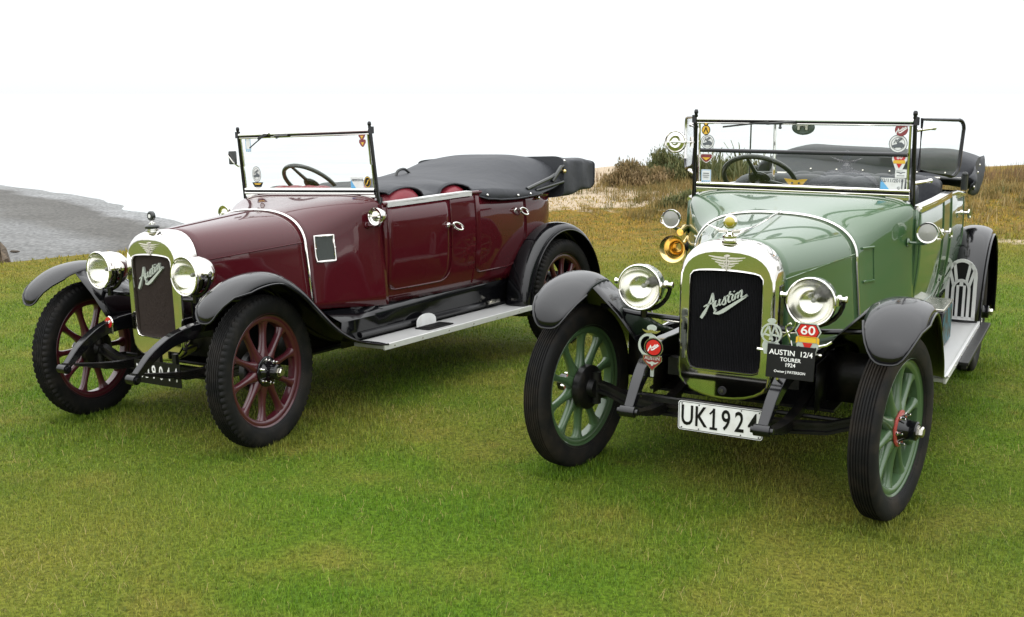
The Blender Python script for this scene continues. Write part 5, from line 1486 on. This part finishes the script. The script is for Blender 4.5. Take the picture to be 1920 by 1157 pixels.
    mb = MB(); mb.tube([(-.41, 1.70, 1.20), (-.412, 1.70, 1.565)], .0045, 6); part('screen_rod', mb, 'bakelite')
    # openwork kick plate on the front face of the rear wing
    for s in (-1, 1):
        o_, u, v = (s * .700, 2.318, .0), (1, 0, 0), (0, -.02, 1); mb = MB(); mb.mat('aluminium_bright')
        A = lambda hw, z1, z0=.425, n=14: [(-hw, z0)] + [(hw * math.cos(a), z1 - hw * 1.25 + hw * 1.25 * math.sin(a)) for a in np.linspace(PI, 0, n)] + [(hw, z0)]
        def bars(P, w): mb.ribbon(P, w, o_, u, v, 0, .004, 1)
        bars(A(.075, .772), .020); bars(A(.044, .655), .016); bars([(-.085, .430), (.085, .430)], .018)
        for x in (-.018, .018): bars([(x, .43), (x, .625)], .015)
        bars([(0, .62), (0, .655)], .02)
        for a in (25, 55, 90, 125, 155):
            if a == 90: continue
            bars([(.046 * math.cos(R(a)), .598 + .055 * math.sin(R(a))), (.076 * math.cos(R(a)), .680 + .095 * math.sin(R(a)))], .016)
        mb.mat('plate_black'); mb.prism([(x, z) for x, z in A(.080, .778)], o_, u, v, -.004, -.0005)
        part('kick_plate', mb)
    # tool box and boot scraper on the near running board
    mb = MB(); mb.box((.652, 1.66, .505), (.115, .36, .205)); o = part('tool_box', mb, 'black_paint'); mod_bevel(o, .006)
    mb = MB(); mb.box((.652, 1.66, .616), (.119, .364, .012)); mb.box((.652, 1.475, .60), (.03, .006, .03)); e_ = part('lid', mb, 'nickel_dull', o); mod_bevel(e_, .003)
    mb = MB(); mb.box((.7105, 1.66, .505), (.003, .345, .185)); part('side_panel', mb, 'map_blue', o)
    mb = MB(); mb.box((.62, 1.30, .56), (.10, .10, .02)); mb.box((.62, 1.34, .48), (.09, .02, .16)); part('battery_clamp', mb, 'chassis_black')
    mb = MB(); mb.box((.835, 1.93, .372), (.05, 1.14, .020)); mb.box((.835, 1.93, .350), (.03, 1.10, .02)); o = part('step_extension', mb, 'chassis_black'); mod_bevel(o, .003)
    mb = MB(); mb.box((.70, 1.05, .405), (.06, .09, .012)); mb.tube([(.685, 1.08, .41), (.68, 1.10, .45), (.70, 1.11, .445)], .004, 6); part('step_latch', mb, 'nickel')

def extras_maroon(root, part, ws, yz, k):
    rnd = k['rnd']
    mb = MB(); c = (.125, -.11, .378); mb.mat('plate_black'); mb.prism(rrect(-.185, .185, -.062, .062, .006), c, XA, ZA, -.003, 0)
    o = part('number_plate', mb); mb = MB(); mb.mat('letter_white')
    for ch, x in zip('NU9044', (-.145, -.088, -.028, .030, .088, .146)): mb.text(ch, (c[0] + x, c[1], c[2]), XA, ZA, .100, 0, .002, bold=.012, xs=.66)
    part('registration', mb, None, o, smooth=False)
    mb = MB(); mb.box((.125, -.095, .44), (.04, .02, .12)); mb.box((.26, -.095, .44), (.03, .02, .10)); part('plate_bracket', mb, 'chassis_black')
    # red club badge on the frame horn
    c = (-.282, -.085, .615); mb = MB(); mb.mat('nickel'); mb.lathe([(0, .004), (.032, .004), (.035, 0), (.032, -.005), (0, -.005)], c, (0, 1, 0), 28); mb.mat('red_enamel'); mb.prism(circ(0, 0, .029), c, XA, ZA, .005, .006)
    mb.mat('letter_white'); script_strokes(mb, c, XA, ZA, .000105, .006, .0072, 1.6); part('club_badge', mb)
    mb = MB(); mb.box((-.282, -.078, .575), (.03, .008, .05)); part('badge_bracket', mb, 'nickel_dull')
    # vent grille behind the bonnet band
    for s in (-1, 1):
        U = Vector((0, 1, 0)); pts = lambda y, z, o_: (s * (scuttle_x(y, z) + o_), y, z)
        mb = MB(); per = [(.800, .868), (.905, .868), (.905, 1.012), (.800, 1.012)]
        dense = []
        for i in range(4):
            a, b = per[i], per[(i + 1) % 4]; dense += [(lerp(a[0], b[0], t), lerp(a[1], b[1], t)) for t in np.linspace(0, 1, 6)[:-1]]
        mb.tube([pts(y, z, .006) for y, z in dense], .0065, 8, True)
        for y in (.800, .905):
            mb.ball(pts(y, .94, .010), .006, 8)
        o = part('scuttle_vent', mb, 'nickel')
        mb = MB(); mb.loft([[pts(y, z, .004) for y in np.linspace(.803, .902, 5)] for z in np.linspace(.871, 1.009, 6)], False, False); part('mesh_panel', mb, 'vent_mesh', o)
    # driver's mirror
    mb = MB(); mb.box((-.610, 1.15, 1.452), (.070, .012, .085)); o = part('side_mirror', mb, 'bakelite'); mod_bevel(o, .006)
    mb = MB(); mb.tube([(-.64, 1.135, 1.475), (-.60, 1.14, 1.425), (-.585, 1.165, 1.398), (-.565, 1.175, 1.395)], .0055, 8); mb.box((-.572, 1.18, 1.393), (.03, .02, .025)); part('mirror_arm', mb, 'nickel', o)
    # stickers
    sticker('sticker', ws, yz, -.468, 1.530, [('white_enamel', 'poly', rrect(-.026, .026, -.045, .045, .003)), ('sticker_blue', 'ring', (rrect(-.022, .022, -.03, .04, .003), rrect(-.019, .019, -.027, .037, .003)))] + [('sticker_blue', 'poly', rrect(-.020 + .016 * i, -.012 + .016 * i, -.042, -.034, .001)) for i in range(3)], 'pale blue and white label sticker')
    round_car_sticker(ws, yz, -.425, 1.345, .040, 1.25)
    sticker('sticker', ws, yz, -.425, 1.283, [('plate_black', 'poly', [(-.05, .012), (.05, .012), (.03, -.018), (-.03, -.018)]), ('yellow_enamel', 'poly', [(-.034, .006), (.034, .006), (.02, -.003), (-.02, -.003)]), ('dark_red_enamel', 'poly', [(-.024, -.022), (.024, -.022), (.012, -.030), (-.012, -.030)])], 'small black winged sticker')
    for z in (1.556, 1.518): sticker('sticker', ws, yz, .490, z, [('dark_red_enamel', 'poly', shield(.052, .044)), ('yellow_enamel', 'poly', [(-.012, .006), (.012, .006), (0, -.012)])], 'small dark red shield sticker, %s one' % ('upper' if z > 1.54 else 'lower'))
    sticker('sticker', ws, yz, .415, 1.288, [('white_enamel', 'poly', rrect(-.050, .050, -.034, .036, .002)), ('sticker_blue', 'poly', [(-.049, -.033), (-.008, -.033), (-.049, .022)]), ('sticker_grey', 'text', ('28/09/2018', .002, .018, .020))], 'blue and white registration label')
    sticker('sticker', ws, yz, .498, 1.294, [('plate_black', 'poly', circ(0, 0, .027, 20, .034)), ('yellow_enamel', 'ring', (circ(0, 0, .024, 20, .031), circ(0, 0, .021, 20, .027))), ('yellow_enamel', 'poly', [(-.012, -.014), (-.004, -.014), (.012, .014), (.004, .014)])], 'oval black and gold sticker')
    # tonneau cover stretched from the front seats to the tail
    NX, NY = 72, 56; rows = []
    for j in range(NY + 1):
        y = lerp(1.30, 3.12, j / NY); zc = float(np.interp(y, [1.30, 1.45, 1.7, 1.95, 2.2, 2.5, 2.77, 3.0, 3.12], [1.235, 1.268, 1.250, 1.262, 1.285, 1.328, 1.378, 1.390, 1.380]))
        lump1 = max(0, 1 - ((y - 1.44) / .18) ** 2); lump2 = max(0, 1 - ((y - 1.90) / .145) ** 2)
        if y < 2.02: ze = rail_z(y) + .002 + .080 * lump1 ** .5 + .064 * lump2 ** .5
        else: ze = rail_z(y) + float(np.interp(y, [2.02, 2.10, 2.25, 2.45, 2.70, 2.95, 3.12], [.0, -.040, -.048, -.034, .0, .06, .11]))
        w = float(np.interp(y, [1.30, 1.95, 2.02, 2.10, 2.70, 2.95, 3.12], [.545, .560, .600, .684, .684, .668, .655]))
        row = []
        for i in range(NX + 1):
            t = -1 + 2 * i / NX
            e = abs(t); zr = max(rail_z(y) + .022, ze + .010); f = 1 - min(1, e / .972) ** (2.4 + 2.6 * sstep(2.3, 3.0, y))
            zcc = lerp(zc, zc - .10 * sstep(1.78, 1.55, y), sstep(.05, -.25, t)) if y < 1.78 else zc
            z = lerp(zr, max(zcc, zr - .06), f) if e < .972 else lerp(zr, ze, (e - .972) / .028)
            z += (.004 * math.sin(7 * y + 4 * t) + .003 * math.sin(15 * y + 9 * t * t)) * min(1, 3 * f)
            row.append((w * t, y, z))
        rows.append(row)
    mb = MB(); mb.loft(rows, False, False); ton = part('tonneau_cover', mb, 'hood_canvas', angle=70); mod_solid(ton, .006)
    mb = MB(); mb.tube([r[-1] for r in rows], .005, 6); mb.tube([r[0] for r in rows], .005, 6); mb.tube(rows[0], .006, 6); part('cover_hem', mb, 'hood_canvas', ton)
    for s in (-1, 1):
        mb = MB(); [mb.lathe([(.008, 0), (.006, .004), (0, .005)], (s * .686, y, rail_z(y) + dz_), (s, 0, .3), 10) for y, dz_ in ((2.10, -.015), (2.45, -.012), (2.60, .004))]; part('press_stud_row', mb, 'nickel', ton)
        mb = MB(); mb.tube([(s * .655, 2.60, 1.165), (s * .655, 2.90, 1.225), (s * .645, 3.10, 1.285)], .013, 8); mb.tube([(s * .66, 2.70, 1.150), (s * .665, 3.05, 1.190)], .012, 8); mb.tube([(s * .655, 2.92, 1.20), (s * .665, 3.02, 1.29), (s * .65, 3.10, 1.31)], .015, 8); o = part('hood_iron', mb, 'bakelite')
        mb = MB(); mb.ball((s * .672, 3.06, 1.262), .016, 10); part('iron_knob', mb, 'brass', o)
        mb = MB(); mb.ball((s * .660, 3.08, 1.335), .011, 10); part('iron_knob', mb, 'nickel', o)
        mb = MB(); mb.lathe([(.014, 0), (.012, .01), (.010, .022), (0, .026)], (s * .640, 2.74, 1.095), (s, 0, 0), 10); part('iron_knob', mb, 'nickel', o)
    mb = MB(); mb.tube(catmull([(-.10, 2.12, 1.27), (-.10, 2.15, 1.315), (-.10, 2.22, 1.325), (-.10, 2.28, 1.29)], 4), .010, 8); part('hood_strap', mb, 'bakelite', ton)
    # hood bag overhanging the tail
    rg = []
    for j, y in enumerate(np.linspace(3.06, 3.52, 12)):
        u = j / 11; hw = lerp(.668, .650, u) - .012 * u ** 10; zt = lerp(1.368, 1.335, u) - .006 * u ** 10; zb = lerp(1.070, 1.112, u) + .006 * u ** 10; ring = []
        for q in range(60):
            a = 2 * PI * q / 60; ca, sa = math.cos(a), math.sin(a)
            x = hw * math.copysign(abs(ca) ** .14, ca); z = (zt + zb) / 2 + (zt - zb) / 2 * math.copysign(abs(sa) ** .20, sa)
            kx = 1 + (.010 * math.sin(13 * u + 5 * sa) + .008 * math.sin(27 * u - 4 * sa)) * abs(ca) ** 2
            ring.append((x * kx, y + .02 * (1 - abs(ca)) * (1 - u) * -1, z + .006 * math.sin(9 * u + 3 * ca)))
        rg.append(ring)
    mb = MB(); mb.loft(rg); bag = part('hood_bag', mb, 'hood_canvas', angle=45)
    mb = MB(); mb.tube([(p[0] * 1.002, p[1], p[2]) for p in rg[-1]], .007, 6, True); part('bag_piping', mb, 'hood_canvas', bag)
    # boot scraper and mat on the near running board
    mb = MB(); mb.box((.685, 1.50, .403), (.11, .24, .008)); o = part('step_mat', mb, 'rubber'); mod_bevel(o, .003)
    mb = MB(); [mb.box((x, 1.50, .409), (.006, .20, .005)) for x in np.linspace(.65, .72, 7)]; part('mat_ribs', mb, 'rubber', o)
    mb = MB(); mb.prism([(-.09, 0), (.09, 0), (.09, .03)] + [(.09 * math.cos(a), .03 + .045 * math.sin(a)) for a in np.linspace(.2, PI - .2, 9)] + [(-.09, .03)], (.618, 1.50, .402), (0, 1, 0), ZA, 0, .008); part('scuff_plate', mb, 'white_enamel')
    mb = MB(); mb.tube([(.60, 2.22, .45), (.63, 2.22, .45)], .010, 8); mb.tube([(.60, 2.17, .44), (.60, 2.30, .44)], .014, 8); part('jack_bracket', mb, 'nickel_dull')

CFG_G = dict(name='G', front_y=.055, dz=0.0, paint='green_paint', hinge_mat='green_paint', rail_mat='nickel', wheel_mat='green_wheel_paint', flange_mat='hub_red', tyre_mat='rubber_dusty', lugs=False, core_mat='core_black',
             head=(.374, -.045, .886), head_depth=.125, slamp=(.654, 1.10, 1.062), mid_z=1.428, steer=-9, seat_mat='black_leather', seed=5, extras=extras_green)
CFG_M = dict(name='M', front_y=.075, dz=-.035, paint='maroon_paint', hinge_mat='maroon_paint', rail_mat='maroon_paint', wheel_mat='maroon_wheel_paint', flange_mat='black_paint', tyre_mat='rubber', lugs=True, core_mat='core_brown',
             head=(.352, -.065, .893), head_depth=.165, slamp=(.637, 1.075, 1.105), mid_z=1.395, steer=10, seat_mat='red_leather', seed=9, extras=extras_maroon)
car_g = make_car(CFG_G, G_POSE, 'green open touring car with white number plate and black seats')
car_m = make_car(CFG_M, M_POSE, 'maroon open touring car with a black tonneau cover and red seats')

# ------------------------------------------------------------------ the display board leaning on the green car's badge bar
sign = empty('display_sign')
sign.matrix_world = G_POSE @ Matrix.Translation((.3475, -.232, .668)) @ Matrix.Rotation(R(-6), 4, 'X')
tag(sign, 'small black display board with white lettering hung before the green car', 'sign')
mb = MB(); mb.box((0, 0, 0), (.192, .005, .135)); o = mb.build('board', 'plate_black', sign); mod_bevel(o, .001)
mb = MB(); mb.mat('letter_white')
for txt, z, sz, xs_ in (('AUSTIN  12/4', .036, .030, 1.0), ('TOURER', .009, .0215, 1.0), ('1924', -.012, .0215, 1.0), ('Owner J PATERSON', -.040, .0145, 1.0)):
    mb.text(txt, (0, -.0025, z), XA, ZA, sz, .0002, .0010, bold=.012, xs=xs_)
mb.build('lettering', None, sign, smooth=False)
